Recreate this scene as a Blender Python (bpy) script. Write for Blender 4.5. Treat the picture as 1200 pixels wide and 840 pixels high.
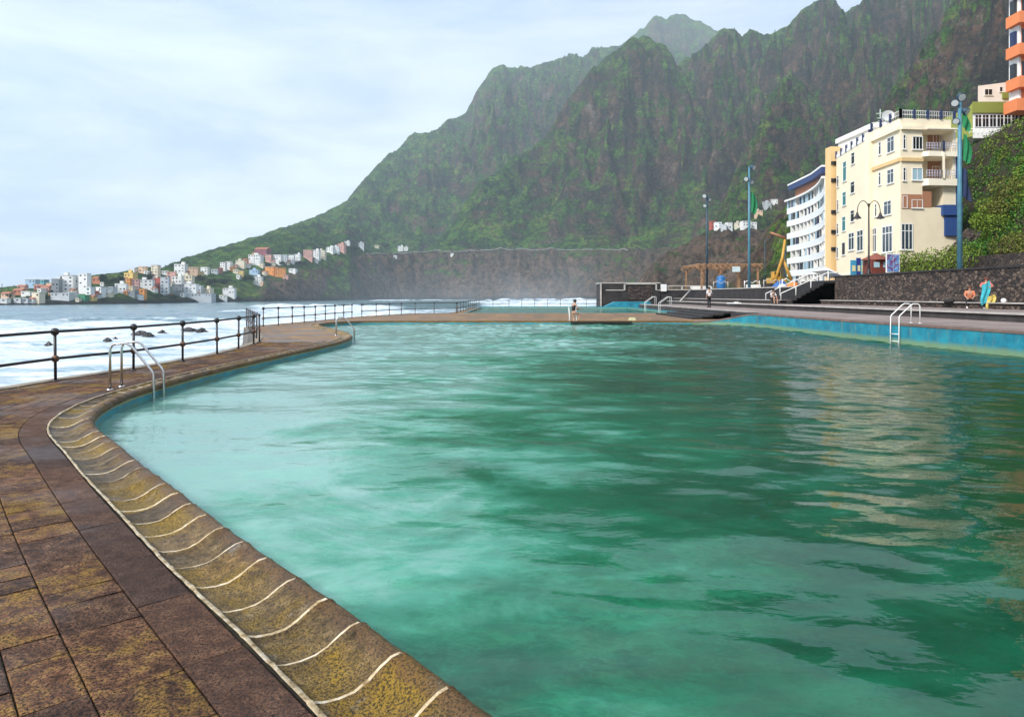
import bpy, bmesh, math, random
import numpy as np
from mathutils import Vector, Matrix
R = math.radians
random.seed(7)
rng = np.random.default_rng(7)
for o in list(bpy.data.objects): bpy.data.objects.remove(o)
scene = bpy.context.scene
col = scene.collection

# ------------------------------------------------------------------ camera
cam = bpy.data.objects.new('camera', bpy.data.cameras.new('camera'))
col.objects.link(cam)
cam.location = (0, 0, 1.6)
cam.rotation_euler = (R(90), 0, 0)
cam.data.sensor_width = 36; cam.data.lens = 24
cam.data.shift_y = -74/1200
cam.data.clip_start = 0.05; cam.data.clip_end = 60000
scene.camera = cam

# ------------------------------------------------------------------ sky and sun
SUN_EL, SUN_AZ = 40, 228      # azimuth clockwise from +Y: left of and a little behind the camera
w = bpy.data.worlds.new('World'); scene.world = w; w.use_nodes = True
nt = w.node_tree; nt.nodes.clear()
def wn(t, **k):
    n = nt.nodes.new(t)
    for a, b in k.items(): setattr(n, a, b)
    return n
sky = wn('ShaderNodeTexSky', sky_type='NISHITA', sun_disc=False)
sky.sun_elevation = R(SUN_EL); sky.sun_rotation = R(SUN_AZ); sky.air_density = 1.0; sky.dust_density = 2.0
tc = wn('ShaderNodeTexCoord')
mp = wn('ShaderNodeMapping'); mp.inputs['Scale'].default_value = (1.3, 1.3, 5.0)
nz = wn('ShaderNodeTexNoise'); nz.inputs['Scale'].default_value = 1.7; nz.inputs['Detail'].default_value = 7; nz.inputs['Roughness'].default_value = .55; nz.inputs['Distortion'].default_value = .35
cr = wn('ShaderNodeValToRGB')
cr.color_ramp.elements[0].position = .40; cr.color_ramp.elements[0].color = (.50, .61, .82, 1)
cr.color_ramp.elements[1].position = .60; cr.color_ramp.elements[1].color = (.80, .87, .96, 1)
bg1 = wn('ShaderNodeBackground'); bg1.inputs['Strength'].default_value = .10
bg2 = wn('ShaderNodeBackground'); bg2.inputs['Strength'].default_value = .92
mx = wn('ShaderNodeMixShader'); mx.inputs[0].default_value = .86
out = wn('ShaderNodeOutputWorld')
L = nt.links.new
L(tc.outputs['Generated'], mp.inputs[0]); L(mp.outputs[0], nz.inputs['Vector']); L(nz.outputs[0], cr.inputs[0])
L(sky.outputs[0], bg1.inputs[0]); L(cr.outputs[0], bg2.inputs[0])
L(bg1.outputs[0], mx.inputs[1]); L(bg2.outputs[0], mx.inputs[2]); L(mx.outputs[0], out.inputs[0])

sl = bpy.data.lights.new('sun', 'SUN'); sl.energy = 3.0; sl.angle = R(12); sl.color = (1, .955, .88)
so = bpy.data.objects.new('sun', sl); col.objects.link(so)
az, el = R(SUN_AZ), R(SUN_EL)
d = Vector((math.sin(az)*math.cos(el), math.cos(az)*math.cos(el), math.sin(el)))
so.rotation_euler = d.to_track_quat('Z', 'Y').to_euler(); so.location = (0, 0, 60)
scene.view_settings.view_transform = 'Standard'; scene.view_settings.look = 'None'
scene.view_settings.exposure = .6; scene.view_settings.gamma = 1; scene.view_settings.use_curve_mapping = False
scene.render.engine = 'CYCLES'
scene.cycles.max_bounces = 8; scene.cycles.transparent_max_bounces = 12; scene.cycles.volume_bounces = 1
scene.cycles.caustics_reflective = False; scene.cycles.caustics_refractive = False

# ------------------------------------------------------------------ geometry helpers
HZ, F, CX, EYE = 346.0, 800.0, 600.0, 1.6
def P(x, y, Y): return Vector(((x-CX)/F*Y, Y, EYE+(HZ-y)/F*Y))
def G(x, y, z=0.0):
    Y = (EYE-z)*F/(y-HZ); return Vector(((x-CX)/F*Y, Y, z))

def tag(o, label=None, cat=None, group=None, kind=None):
    if label: o['label'] = label
    if cat: o['category'] = cat
    if group: o['group'] = group
    if kind: o['kind'] = kind
    return o
def empty(name, loc, label, cat, group=None, rz=0):
    o = bpy.data.objects.new(name, None); col.objects.link(o); o.location = loc; o.rotation_euler = (0, 0, rz)
    o.empty_display_size = .3
    return tag(o, label, cat, group)
def copy_tree(o, parent=None):
    c = o.copy(); col.objects.link(c)
    c.parent = parent
    for ch in [x for x in bpy.data.objects if x.parent is o]: copy_tree(ch, c)
    return c

class MB:
    def __init__(s): s.v = []; s.f = []; s.m = []; s.sm = []
    def add(s, vs, fs, m=0, smooth=False):
        b = len(s.v); s.v += [tuple(p) for p in vs]
        for f in fs: s.f.append([b+i for i in f]); s.m.append(m); s.sm.append(smooth)
        return s
    def box(s, c, d, m=0, rz=0, taper=1.0):
        x, y, z = [k/2 for k in d]; vs = []
        for sz in (-1, 1):
            t = taper if sz > 0 else 1
            for sx, sy in ((-1,-1),(1,-1),(1,1),(-1,1)):
                px, py = sx*x*t, sy*y*t
                vs.append((c[0]+px*math.cos(rz)-py*math.sin(rz), c[1]+px*math.sin(rz)+py*math.cos(rz), c[2]+sz*z))
        return s.add(vs, [(3,2,1,0),(4,5,6,7),(0,1,5,4),(1,2,6,5),(2,3,7,6),(3,0,4,7)], m)
    def box2(s, a, b, m=0):
        return s.box([(a[i]+b[i])/2 for i in range(3)], [abs(b[i]-a[i]) for i in range(3)], m)
    def tube(s, pts, r, n=8, m=0, caps=True, closed=False):
        pts = [Vector(p) for p in pts]; k = len(pts)
        rr = r if isinstance(r, (list, tuple)) else [r]*k
        vs = []; prev = None
        for i, p in enumerate(pts):
            if closed: t = pts[(i+1) % k]-pts[i-1]
            else: t = pts[min(i+1, k-1)]-pts[max(i-1, 0)]
            if t.length < 1e-9: t = Vector((0,0,1))
            t.normalize()
            if prev is None:
                a = Vector((0,0,1)) if abs(t.z) < .9 else Vector((1,0,0))
                u = t.cross(a).normalized()
            else:
                u = prev-t*prev.dot(t)
                u = u.normalized() if u.length > 1e-6 else t.orthogonal().normalized()
            prev = u; v = t.cross(u)
            for j in range(n):
                a = 2*math.pi*j/n; vs.append(p+(u*math.cos(a)+v*math.sin(a))*rr[i])
        fs = []
        for i in range(k if closed else k-1):
            for j in range(n):
                i2 = (i+1) % k
                fs.append((i*n+j, i*n+(j+1) % n, i2*n+(j+1) % n, i2*n+j))
        s.add(vs, fs, m, True)
        if caps and not closed:
            b = len(s.v)-n*k
            s.f.append([b+j for j in range(n)][::-1]); s.m.append(m); s.sm.append(False)
            s.f.append([b+(k-1)*n+j for j in range(n)]); s.m.append(m); s.sm.append(False)
        return s
    def lathe(s, c, prof, n=16, m=0):
        vs = []; fs = []
        for r, z in prof:
            for j in range(n):
                a = 2*math.pi*j/n; vs.append((c[0]+r*math.cos(a), c[1]+r*math.sin(a), c[2]+z))
        for i in range(len(prof)-1):
            for j in range(n):
                fs.append((i*n+j, i*n+(j+1) % n, (i+1)*n+(j+1) % n, (i+1)*n+j))
        return s.add(vs, fs, m, True)
    def ball(s, c, r, n=12, m=0, sz=1.0):
        return s.lathe(c, [(max(1e-4, r*math.sin(math.pi*i/8)), -r*sz*math.cos(math.pi*i/8)) for i in range(9)], n, m)
    def prism(s, poly, z0, z1, m=0, mside=None):
        n = len(poly); vs = [(p[0], p[1], z0) for p in poly]+[(p[0], p[1], z1) for p in poly]
        s.add(vs, [tuple(range(n))[::-1], tuple(range(n, 2*n))], m)
        b = len(s.v)-2*n
        for i in range(n):
            j = (i+1) % n; s.f.append([b+i, b+j, b+n+j, b+n+i]); s.m.append(m if mside is None else mside); s.sm.append(False)
        return s
    def build(s, name, mats, parent=None, **tags):
        me = bpy.data.meshes.new(name)
        off = parent.location if parent is not None else None
        root = parent
        acc = Vector((0,0,0))
        while root is not None: acc += root.location; root = root.parent
        me.from_pydata([(a[0]-acc[0], a[1]-acc[1], a[2]-acc[2]) for a in s.v], [], s.f)
        if not isinstance(mats, (list, tuple)): mats = [mats]
        for mm in mats: me.materials.append(mm)
        me.polygons.foreach_set('material_index', s.m); me.polygons.foreach_set('use_smooth', s.sm)
        me.update()
        o = bpy.data.objects.new(name, me); col.objects.link(o)
        if parent is not None: o.parent = parent
        return tag(o, **tags) if tags else o

def grid_mesh(name, X, Y, Z, mat, mask=None, smooth=True, attrs=None):
    n, m = X.shape
    co = np.stack([X, Y, Z], -1).reshape(-1, 3).astype(np.float32)
    idx = np.arange(n*m).reshape(n, m)
    q = np.stack([idx[:-1, :-1], idx[:-1, 1:], idx[1:, 1:], idx[1:, :-1]], -1).reshape(-1, 4)
    if mask is not None: q = q[mask.reshape(-1)]
    # drop unused verts
    used = np.zeros(n*m, bool); used[q.reshape(-1)] = True
    remap = np.cumsum(used)-1; q = remap[q]; co = co[used]
    me = bpy.data.meshes.new(name)
    me.vertices.add(len(co)); me.vertices.foreach_set('co', co.reshape(-1))
    me.loops.add(len(q)*4); me.loops.foreach_set('vertex_index', q.reshape(-1).astype(np.int32))
    me.polygons.add(len(q)); me.polygons.foreach_set('loop_start', np.arange(0, len(q)*4, 4, dtype=np.int32))
    me.polygons.foreach_set('loop_total', np.full(len(q), 4, np.int32))
    me.update(calc_edges=True)
    me.polygons.foreach_set('use_smooth', np.full(len(q), smooth))
    if attrs:
        for k, a in attrs.items():
            at = me.attributes.new(k, 'FLOAT', 'POINT'); at.data.foreach_set('value', a.reshape(-1)[used].astype(np.float32))
    me.materials.append(mat)
    o = bpy.data.objects.new(name, me); col.objects.link(o); return o

# numpy noise
_perm = rng.permutation(512)
_grad = rng.normal(size=(512, 2)); _grad /= np.linalg.norm(_grad, axis=1)[:, None]
def perlin(x, y):
    xi = np.floor(x).astype(int); yi = np.floor(y).astype(int); xf = x-xi; yf = y-yi
    def g(a, b):
        h = _perm[(_perm[a & 511]+b) & 511]; return _grad[h]
    def dt(a, b, dx, dy):
        gg = g(a, b); return gg[..., 0]*dx+gg[..., 1]*dy
    u = xf*xf*xf*(xf*(xf*6-15)+10); v = yf*yf*yf*(yf*(yf*6-15)+10)
    n00 = dt(xi, yi, xf, yf); n10 = dt(xi+1, yi, xf-1, yf); n01 = dt(xi, yi+1, xf, yf-1); n11 = dt(xi+1, yi+1, xf-1, yf-1)
    return ((n00*(1-u)+n10*u)*(1-v)+(n01*(1-u)+n11*u)*v)*1.5
def fbm(x, y, o=5, g=.5, l=2.03):
    s = 0; a = 1; t = 0
    for i in range(o): s = s+a*perlin(x+17.3*i, y-9.1*i); t += a; a *= g; x = x*l; y = y*l
    return s/t
def ridged(x, y, o=5, g=.55, l=2.07):
    s = 0; a = 1; t = 0; wgt = 1
    for i in range(o):
        n = (1-np.abs(perlin(x+31.7*i, y+5.3*i)))**2*wgt
        s = s+a*n; t += a; wgt = np.clip(n*1.6, 0, 1); a *= g; x = x*l; y = y*l
    return s/t
def sstep(a, b, x):
    t = np.clip((x-a)/(b-a), 0, 1); return t*t*(3-2*t)

# ------------------------------------------------------------------ material helpers
class M:
    def __init__(s, name, rough=.7, base=(.5,.5,.5), metal=0, spec=.5):
        s.mat = bpy.data.materials.new(name); s.mat.use_nodes = True
        s.nt = s.mat.node_tree; s.b = s.nt.nodes['Principled BSDF']; s.out = s.nt.nodes['Material Output']
        s.b.inputs['Roughness'].default_value = rough; s.b.inputs['Base Color'].default_value = (*base, 1)
        s.b.inputs['Metallic'].default_value = metal; s.b.inputs['Specular IOR Level'].default_value = spec
    def n(s, t, **k):
        nd = s.nt.nodes.new(t)
        for a, b in k.items(): setattr(nd, a, b)
        return nd
    def l(s, a, b): s.nt.links.new(a, b); return s
    def pos(s, scale=(1,1,1), rz=0, obj=False):
        if obj: src = s.n('ShaderNodeTexCoord').outputs['Object']
        else: src = s.n('ShaderNodeNewGeometry').outputs['Position']
        m = s.n('ShaderNodeMapping'); m.inputs['Scale'].default_value = scale; m.inputs['Rotation'].default_value = (0,0,rz)
        s.l(src, m.inputs[0]); return m.outputs[0]
    def noise(s, vec, scale, detail=6, rough=.6, dist=0):
        n = s.n('ShaderNodeTexNoise'); s.l(vec, n.inputs['Vector']); n.inputs['Scale'].default_value = scale
        n.inputs['Detail'].default_value = detail; n.inputs['Roughness'].default_value = rough; n.inputs['Distortion'].default_value = dist
        return n.outputs[0]
    def voro(s, vec, scale, feature='F1', out='Distance'):
        n = s.n('ShaderNodeTexVoronoi', feature=feature); s.l(vec, n.inputs['Vector']); n.inputs['Scale'].default_value = scale
        return n.outputs[out]
    def ramp(s, fac, stops, interp='LINEAR'):
        r = s.n('ShaderNodeValToRGB'); r.color_ramp.interpolation = interp
        e = r.color_ramp.elements
        while len(e) < len(stops): e.new(.5)
        for i, (p, c) in enumerate(stops):
            e[i].position = p; e[i].color = (*c, 1) if isinstance(c, (tuple, list)) else (c, c, c, 1)
        s.l(fac, r.inputs[0]); return r.outputs[0]
    def mix(s, fac, a, b, mode='MIX'):
        m = s.n('ShaderNodeMix', data_type='RGBA', blend_type=mode)
        for v, i in ((fac, 0), (a, 6), (b, 7)):
            if hasattr(v, 'node'): s.l(v, m.inputs[i])
            else: m.inputs[i].default_value = v if not isinstance(v, tuple) else (*v, 1)
        return m.outputs[2]
    def math(s, op, a, b=0.0, c=None):
        m = s.n('ShaderNodeMath', operation=op)
        for v, i in ((a, 0), (b, 1), (c, 2)):
            if v is None: continue
            if hasattr(v, 'node'): s.l(v, m.inputs[i])
            else: m.inputs[i].default_value = v
        return m.outputs[0]
    def attr(s, name, out='Fac'):
        a = s.n('ShaderNodeAttribute', attribute_name=name); return a.outputs[out]
    def rnd(s): return s.n('ShaderNodeObjectInfo').outputs['Random']
    def bump(s, h, strength=.5, dist=.02, prev=None):
        b = s.n('ShaderNodeBump'); b.inputs['Strength'].default_value = strength; b.inputs['Distance'].default_value = dist
        s.l(h, b.inputs['Height'])
        if prev is not None: s.l(prev, b.inputs['Normal'])
        return b.outputs[0]
    def color(s, c): s.l(c, s.b.inputs['Base Color']); return s
    def rough(s, c): s.l(c, s.b.inputs['Roughness']); return s
    def normal(s, c): s.l(c, s.b.inputs['Normal']); return s

def paint(name, c, rough=.6, var=.15, scale=3.0, bump=.15, metal=0, dirt=None):
    m = M(name, rough, c, metal)
    v = m.pos()
    n = m.noise(v, scale, 6)
    c2 = tuple(k*(1-var) for k in c) if dirt is None else dirt
    m.color(m.ramp(n, [(.35, c2), (.62, c)]))
    if bump: m.normal(m.bump(m.noise(v, scale*12, 3), bump, .01))
    return m.mat
# ================================================================== TERRAIN
def interp(x, pts, k): return np.interp(x, [p[0] for p in pts], [p[k] for p in pts])
def layer(x, Y, pts, p=1.0, back=.35, amp=.16, front=.8, seed=0, gs=1.0, peak=None):
    """pts: (px x, silhouette y, ridge distance, foot distance, foot height)"""
    ys, Yr, Yb, zb = [interp(x, pts, k) for k in (1, 2, 3, 4)]
    zr = EYE+(HZ-ys)*Yr/F
    zr = np.maximum(zr, zb)
    t = np.clip((Y-Yb)/(Yr-Yb), 0, 1)
    X = (x-CX)/F*Y
    h = np.where(Y < Yb, zb-(Yb-Y)*front, np.where(Y < Yr, zb+(zr-zb)*t**p, zr-(Y-Yr)*back))
    wx = fbm(X/260+seed, Y/260, 3)*120*gs
    if peak:
        Yp = float(interp(peak, pts, 2)); Xp = (peak-CX)/F*Yp; dq = np.maximum(Yp-Y, 0)+.38*Yp*.5
        XX = Xp+(X-Xp)*(.38*Yp)/dq
    else: XX = X
    g = ridged((XX+wx)/(230*gs)+seed*3.1, (Y+wx*.9)/(480*gs), 6)-.42
    g3 = ridged((XX*.8+Y*.5+wx)/(110*gs)+seed*2.1, (Y-X*.4)/(125*gs), 5)-.42
    g2 = ridged((X-wx)/(70*gs)+seed*1.7, Y/(120*gs), 4)-.45
    env = (4*t*(1-t))**.75
    rel = zr-zb
    h = h+(g*.55+g3*.85+g2*.50)*env*rel*amp*1.9
    st = (h+14*fbm(X/300, Y/300, 3))/(26*max(gs,.6)); sf = st-np.floor(st); h = h+np.where(rel > 60, (sstep(.25, .85, sf)-sf)*13*max(gs,.6)*env*np.clip(.5+1.5*fbm(X/150+5, Y/200, 3), 0, 1), 0)
    # terraces of hard lava bands, and small crags on the crest
    h = np.minimum(h, EYE+(HZ-ys+1.2+1.5*fbm(X/(60*gs)+seed, Y/300, 3))*Y/F)
    crest = np.exp(-((Y-Yr)/(.05*Yr))**2)
    h = h+crest*(fbm(X/(34*gs), Y/200, 4)*rel*.015)
    edge = (x < pts[0][0]) | (x > pts[-1][0])
    return np.where(edge, -60., h)
far_peak = [(660,110,4600,3900,200),(700,78,4600,3900,200),(722,58,4600,3900,200),(745,38,4600,3900,200),(758,28,4600,3900,200),(770,17,4600,3900,200),(780,22,4600,3900,200),(793,14,4600,3900,200),(806,20,4600,3900,200),(820,24,4600,3900,200),(842,37,4600,3900,200),(870,62,4600,3900,200),(910,100,4600,3900,200)]
left_ridge = [(180, 322, 900, 860, 4), (197, 309, 1000, 870, 8), (215, 303, 1100, 880, 15), (260, 289, 1300, 900, 25), (300, 278, 1500, 960, 40), (340, 264, 1828, 1040, 50), (380, 249, 2187, 1330, 60), (405, 236, 2397, 1450, 80), (430, 207, 2678, 1800, 100), (455, 180, 2973, 1850, 105), (468, 173, 3030, 1850, 105), (480, 157, 3216, 1850, 105), (505, 154, 3216, 1850, 105), (522, 143, 3350, 1850, 105), (546, 132, 3350, 1850, 105), (556, 112, 3417, 1850, 105), (573, 84, 3484, 1850, 105), (584, 77, 3484, 1850, 105), (620, 79, 3618, 1900, 105), (650, 72, 3752, 1950, 105), (668, 62, 3752, 1950, 105), (684, 67, 3752, 1950, 105), (694, 55, 3886, 2000, 105), (725, 54, 3886, 2050, 105), (760, 48, 3953, 2050, 105), (800, 60, 3953, 2050, 105), (840, 110, 3953, 2050, 105)]
centre = [(495,295,1560,1470,100),(510,285,1570,1470,100),(530,262,1620,1470,100),(548,232,1680,1470,100),(562,212,1720,1470,100),(585,200,1760,1470,100),(600,184,1800,1470,100),(622,175,1820,1470,100),(640,158,1850,1470,100),(655,134,1880,1470,100),(670,110,1920,1470,100),(690,85,1960,1470,100),(706,68,2000,1470,100),(728,56,2000,1470,100),(738,44,2000,1470,100),(760,42,2000,1470,100),(768,49,2000,1470,100),(780,52,2000,1470,100),(795,76,1980,1450,100),(812,96,1950,1430,100),(822,125,1900,1400,100),(836,160,1840,1380,100),(850,205,1760,1380,100),(862,260,1600,1380,100)]
right_ridge = [(770,110,2300,1700,120),(785,84,2300,1650,120),(800,70,2300,1600,120),(815,62,2300,1500,120),(830,50,2300,1450,120),(842,38,2300,1400,120),(862,33,2300,1400,120),(870,43,2300,1400,120),(878,35,2300,1400,120),(896,41,2300,1400,120),(912,34,2300,1300,120),(926,30,2300,1250,120),(940,14,2300,1200,120),(955,4,2300,1150,120),(972,-4,2300,1100,120),(983,6,2300,1050,120),(990,13,2300,1050,110),(1000,9,2300,1000,100),(1008,6,2300,1000,100),(1020,-14,2300,1000,100),(1060,-40,2300,1000,100),(1120,-70,2300,1000,100),(1250,-110,2300,1000,100),(1500,-120,2300,1000,100)]
mid_spur = [(790,325,1000,820,40),(812,300,1050,820,45),(832,270,1120,820,50),(850,228,1250,840,60),(868,185,1350,840,60),(884,158,1450,840,60),(898,116,1500,840,60),(912,98,1600,840,60),(926,88,1700,850,60),(940,98,1650,850,60),(962,126,1500,840,60),(985,160,1400,840,60),(1005,200,1250,840,60),(1030,262,1050,840,60)]
near_spur = [(980,262,800,640,60),(1000,205,900,620,60),(1016,165,980,600,60),(1030,134,1040,580,60),(1045,106,1100,560,60),(1064,84,1150,540,60),(1076,60,1200,520,60),(1094,40,1200,500,55),(1108,16,1200,480,50),(1125,-8,1200,460,50),(1160,-40,1200,430,50),(1220,-80,1200,400,50),(1350,-110,1200,380,50),(1500,-120,1200,380,50)]
sea_cliff = [(282,352,820,790,-8),(300,338,860,800,-8),(312,327,900,815,-8),(330,320,950,860,-8),(370,313,1050,960,-8),(400,304,1180,1080,-8),(430,298,1300,1200,-8),(460,295,1400,1300,-8),(520,293,1460,1360,-8),(600,291,1460,1360,-8),(700,292,1440,1330,-8),(770,291,1400,1290,-8),(850,285,1350,1240,-8),(900,285,1300,1200,-8)]
red_cliff = [(728,343,760,650,-8),(748,330,740,640,-8),(765,308,730,630,-8),(790,292,720,610,-8),(812,280,710,600,-8),(835,269,700,590,-8),(890,269,700,560,-8),(935,258,700,520,-8),(1000,255,680,480,0),(1100,250,660,430,0),(1500,230,640,420,0)]
near_slope = [(846,338,330,240,-2),(862,326,330,230,0),(880,300,330,215,1),(900,268,330,205,2),(922,240,330,195,2),(960,225,330,190,2),(1020,232,330,185,3),(1120,230,330,180,10),(1500,200,330,175,14)]
town = [(-260,345,700,520,-8),(-120,341,690,520,-8),(0,337,670,507,-7),(60,331,680,535,-7),(105,323,700,553,-7),(140,319,730,580,-7),(165,313,760,610,-7),(200,314,800,660,-7),(230,317,860,690,-7),(262,313,930,745,-7),(290,308,960,790,-7),(320,303,1000,850,-7),(360,300,1080,940,-7),(410,292,1250,1050,-7),(432,290,1400,1200,-7)]
flat = [(700,346,200,190,-8),(740,345.3,420,130,-8),(780,343.5,420,118,-1),(1500,343,420,100,2)]
def terrain_h(x, Y):
    hs = [layer(x, Y, far_peak, 1.0, .5, .12, 4., 1, 1.6),
          layer(x, Y, left_ridge, 1.1, .5, .13, 4., 2, 1.2, 575),
          layer(x, Y, centre, 1.05, .6, .17, 4., 3, 1., 748),
          layer(x, Y, right_ridge, 1.05, .6, .18, 4., 4, 1., 960),
          layer(x, Y, mid_spur, 1.0, .75, .19, 4., 5, .75, 922),
          layer(x, Y, near_spur, 1.0, .5, .18, 4., 6, .75, 1110),
          layer(x, Y, sea_cliff, .55, .02, .16, .6, 7, .28),
          layer(x, Y, red_cliff, .75, .01, .22, .6, 8, .4),
          layer(x, Y, near_slope, .9, .1, .14, .6, 9, .2),
          layer(x, Y, town, .8, .02, .03, .5, 10, .4),
          layer(x, Y, flat, 1.0, .0, .0, .5, 11)]
    global LID
    LID = np.argmax(hs, 0)
    return np.max(hs, 0)
us = np.linspace(-900, 1480, 1100)
Ys = np.exp(np.linspace(math.log(112), math.log(5600), 560))
TX, TY = np.meshgrid(us, Ys)
TZ = terrain_h(TX, TY)
TZ = TZ+np.clip((TZ+5)/40, 0, 1)*fbm((TX-CX)/F*TY/18, TY/18, 4)*np.clip(TY/260, .5, 6)
def terr_at(x, Y):
    i = np.interp(math.log(Y), [math.log(112), math.log(5600)], [0, 559]); j = np.interp(x, [-900, 1480], [0, 1099])
    i0 = min(int(i), 558); j0 = min(int(j), 1098); a = i-i0; b = j-j0
    return (TZ[i0,j0]*(1-a)*(1-b)+TZ[i0+1,j0]*a*(1-b)+TZ[i0,j0+1]*(1-a)*b+TZ[i0+1,j0+1]*a*b)
def hit(x, y, Y0=130, Y1=2600):
    """first terrain point seen at a pixel"""
    Y = Y0
    while Y < Y1:
        z = terr_at(x, Y)
        if z >= EYE+(HZ-y)/F*Y: return Vector(((x-CX)/F*Y, Y, z))
        Y *= 1.004
    return None

m = M('mountain_ground', .95, spec=.15)
pos = m.pos(); geo = m.n('ShaderNodeNewGeometry')
sep = m.n('ShaderNodeSeparateXYZ'); m.l(geo.outputs['Normal'], sep.inputs[0])
sp = m.n('ShaderNodeSeparateXYZ'); m.l(geo.outputs['Position'], sp.inputs[0])
n1 = m.noise(pos, .004, 8, .62, .6); n2 = m.noise(pos, .016, 8, .7, .4); n3 = m.noise(pos, .09, 6, .75)
streak = m.noise(m.pos((1, .8, .7)), .022, 8, .74, .8)
green = m.ramp(n2, [(.36, (.010,.030,.010)), (.44, (.034,.100,.015)), (.53, (.085,.21,.018)), (.64, (.21,.26,.045))])
green = m.mix(m.ramp(n3, [(.46, .0), (.56, .8)]), green, (.010,.020,.010))
rock = m.ramp(streak, [(.36, (.020,.017,.018)), (.46, (.068,.050,.043)), (.55, (.17,.088,.052)), (.66, (.28,.22,.18))])
rock = m.mix(m.math('MULTIPLY', m.attr('cliff'), .45), rock, (.30,.20,.14))
rock = m.mix(m.ramp(n3, [(.40, .75), (.56, 0.)]), rock, (.016,.016,.018))
steep = m.math('ADD', sep.outputs['Z'], m.math('MULTIPLY', m.math('SUBTRACT', n2, .5), 1.1))
steep = m.math('ADD', steep, m.math('MULTIPLY', m.math('SUBTRACT', n1, .5), 1.0))
steep = m.math('ADD', steep, m.math('MULTIPLY', m.math('SUBTRACT', n3, .5), .5))
strata = m.noise(m.pos((.12,.12,1.7), .3), .045, 6, .7, .4)
steep = m.math('SUBTRACT', steep, m.math('MULTIPLY', m.math('SUBTRACT', strata, .5), 1.5))
steep = m.math('SUBTRACT', steep, m.math('MULTIPLY', m.attr('cliff'), .42))
fr = m.ramp(steep, [(.36, 1.), (.62, 0.)])
cc = m.mix(fr, green, rock)
# salt and pepper of pale shrubs and dark clumps
sc = m.voro(pos, .16); cc = m.mix(m.ramp(sc, [(.12, .75), (.24, 0.)]), cc, (.17,.20,.11))
sc2 = m.voro(m.pos((1,1,1), .7), .10); cc = m.mix(m.ramp(sc2, [(.14, .7), (.26, 0.)]), cc, (.010,.018,.010))
# wave-washed dark rock just over the sea
wet = m.math('ADD', sp.outputs['Z'], m.math('MULTIPLY', n3, 10.))
cc = m.mix(m.ramp(m.math('DIVIDE', wet, 20.), [(.05, 1.), (.32, 0.)]), cc, (.030,.029,.031))
m.color(cc)
b1 = m.bump(n3, 1.0, 12.0); b2 = m.bump(n2, 1.0, 34.0, b1); m.normal(b2)
MT = m.mat
LID = np.where((LID == 6) | (LID == 7), 1.0, np.where(LID == 8, .45, 0.0))*np.where(TZ < 1e9, 1, 0)
TZ = np.maximum(TZ, -9.2)
keep = (np.maximum.reduce([TZ[:-1,:-1], TZ[1:,:-1], TZ[:-1,1:], TZ[1:,1:]]) > -9.1)
ter = grid_mesh('mountain_terrain', (TX-CX)/F*TY, TY, TZ, MT, keep, attrs={'cliff': LID})
tag(ter, kind='structure')

# ------------------------------------------------------------------ coast road cut on top of the cliff
m = M('road_wall_paint', .8, (.34,.36,.34)); MROAD = m.mat
def road(name, xs, yy, width, hgt):
    b = MB(); pts = []
    for x, y in zip(xs, yy):
        h = hit(x, y, 500)
        if h is None: continue
        pts.append(h)
    for a, c in zip(pts[:-1], pts[1:]):
        if abs(a.y-c.y) > 120: continue
        b.tube([a+Vector((0,-2,hgt)), c+Vector((0,-2,hgt))], width*.75, 6)
    return b.build(name, MROAD, kind='structure')
road('coast_road', list(range(430, 738, 6)), [298.5-3.2*math.sin((x-430)/430*3.14)-(x-430)*.008+math.sin(x*.07)*.5 for x in range(430, 738, 6)], 1.1, .6)

# ================================================================== SEA
SEA = -6.0
yv = np.concatenate([np.exp(np.linspace(math.log(6), math.log(900), 620)), np.exp(np.linspace(math.log(905), math.log(4900), 60))])
uv_ = np.concatenate([np.linspace(-4, -.9, 60), np.linspace(-.89, .45, 800), np.linspace(.46, 4, 40)])
SU, SY = np.meshgrid(uv_, yv); SX = SU*SY; spx = SU*F+CX
fade = np.clip(1.2-SY/1400, 0, 1)
swell = fbm(SX/38+SY/160, SY/16, 4)*.8+ridged(SX/14, SY/8, 4)*.5-.25+fbm(SX/3.5, SY/2.4, 3)*.12
# breakers: long crests standing up in the surf
def crest(yc, x0, x1, h, wd):
    yc2 = yc*(1+.05*np.sin(spx/37.+yc)+.08*fbm(SX/40, SY*0+yc, 3))
    e = sstep(x0-30, x0+30, spx)*(1-sstep(x1-30, x1+30, spx))
    dlt = (SY-yc2)/wd
    return h*e*np.where(dlt < 0, np.exp(-(dlt*2.2)**2), np.exp(-dlt**2))*(.8+.5*fbm(SX/12, SY/30, 3))
br = crest(420, 300, 470, 2.3, 14)+crest(300, 260, 420, 1.5, 10)+crest(700, 560, 720, 4.6, 25)+crest(520, 570, 700, 2.6, 18)+crest(250, 420, 560, 1.4, 9)+crest(205, -60, 290, 1.0, 8)+crest(880, 430, 560, 2.0, 20)
SZ = SEA+swell*fade*np.clip(SY/60, .4, 1)+br
surf = np.where(spx < 300, 1-sstep(175, 235, SY+25*fbm(SX/30, SY/60, 3)), 0)
surf = np.maximum(surf, sstep(265, 330, spx)*(1-sstep(440, 500, spx))*(1-sstep(430, 560, SY)))
surf = np.maximum(surf, sstep(540, 590, spx)*(1-sstep(400, 900, SY)*.0)*(1-sstep(900, 1050, SY)))
surf = np.maximum(surf, sstep(420, 470, spx)*.62*(1-sstep(300, 520, SY)))
surf = np.maximum(surf, np.clip(br/1.2, 0, 1))
shore = np.clip((TZ+30)/30, 0, 1)
m = M('sea_water', .12, spec=.5)
v = m.pos(); fa = m.attr('surf')
fn = m.noise(m.pos((.6, 1, 1)), .12, 8, .68, .8); fn2 = m.noise(m.pos((.5,1,1)), .7, 7, .7, .5)
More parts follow.
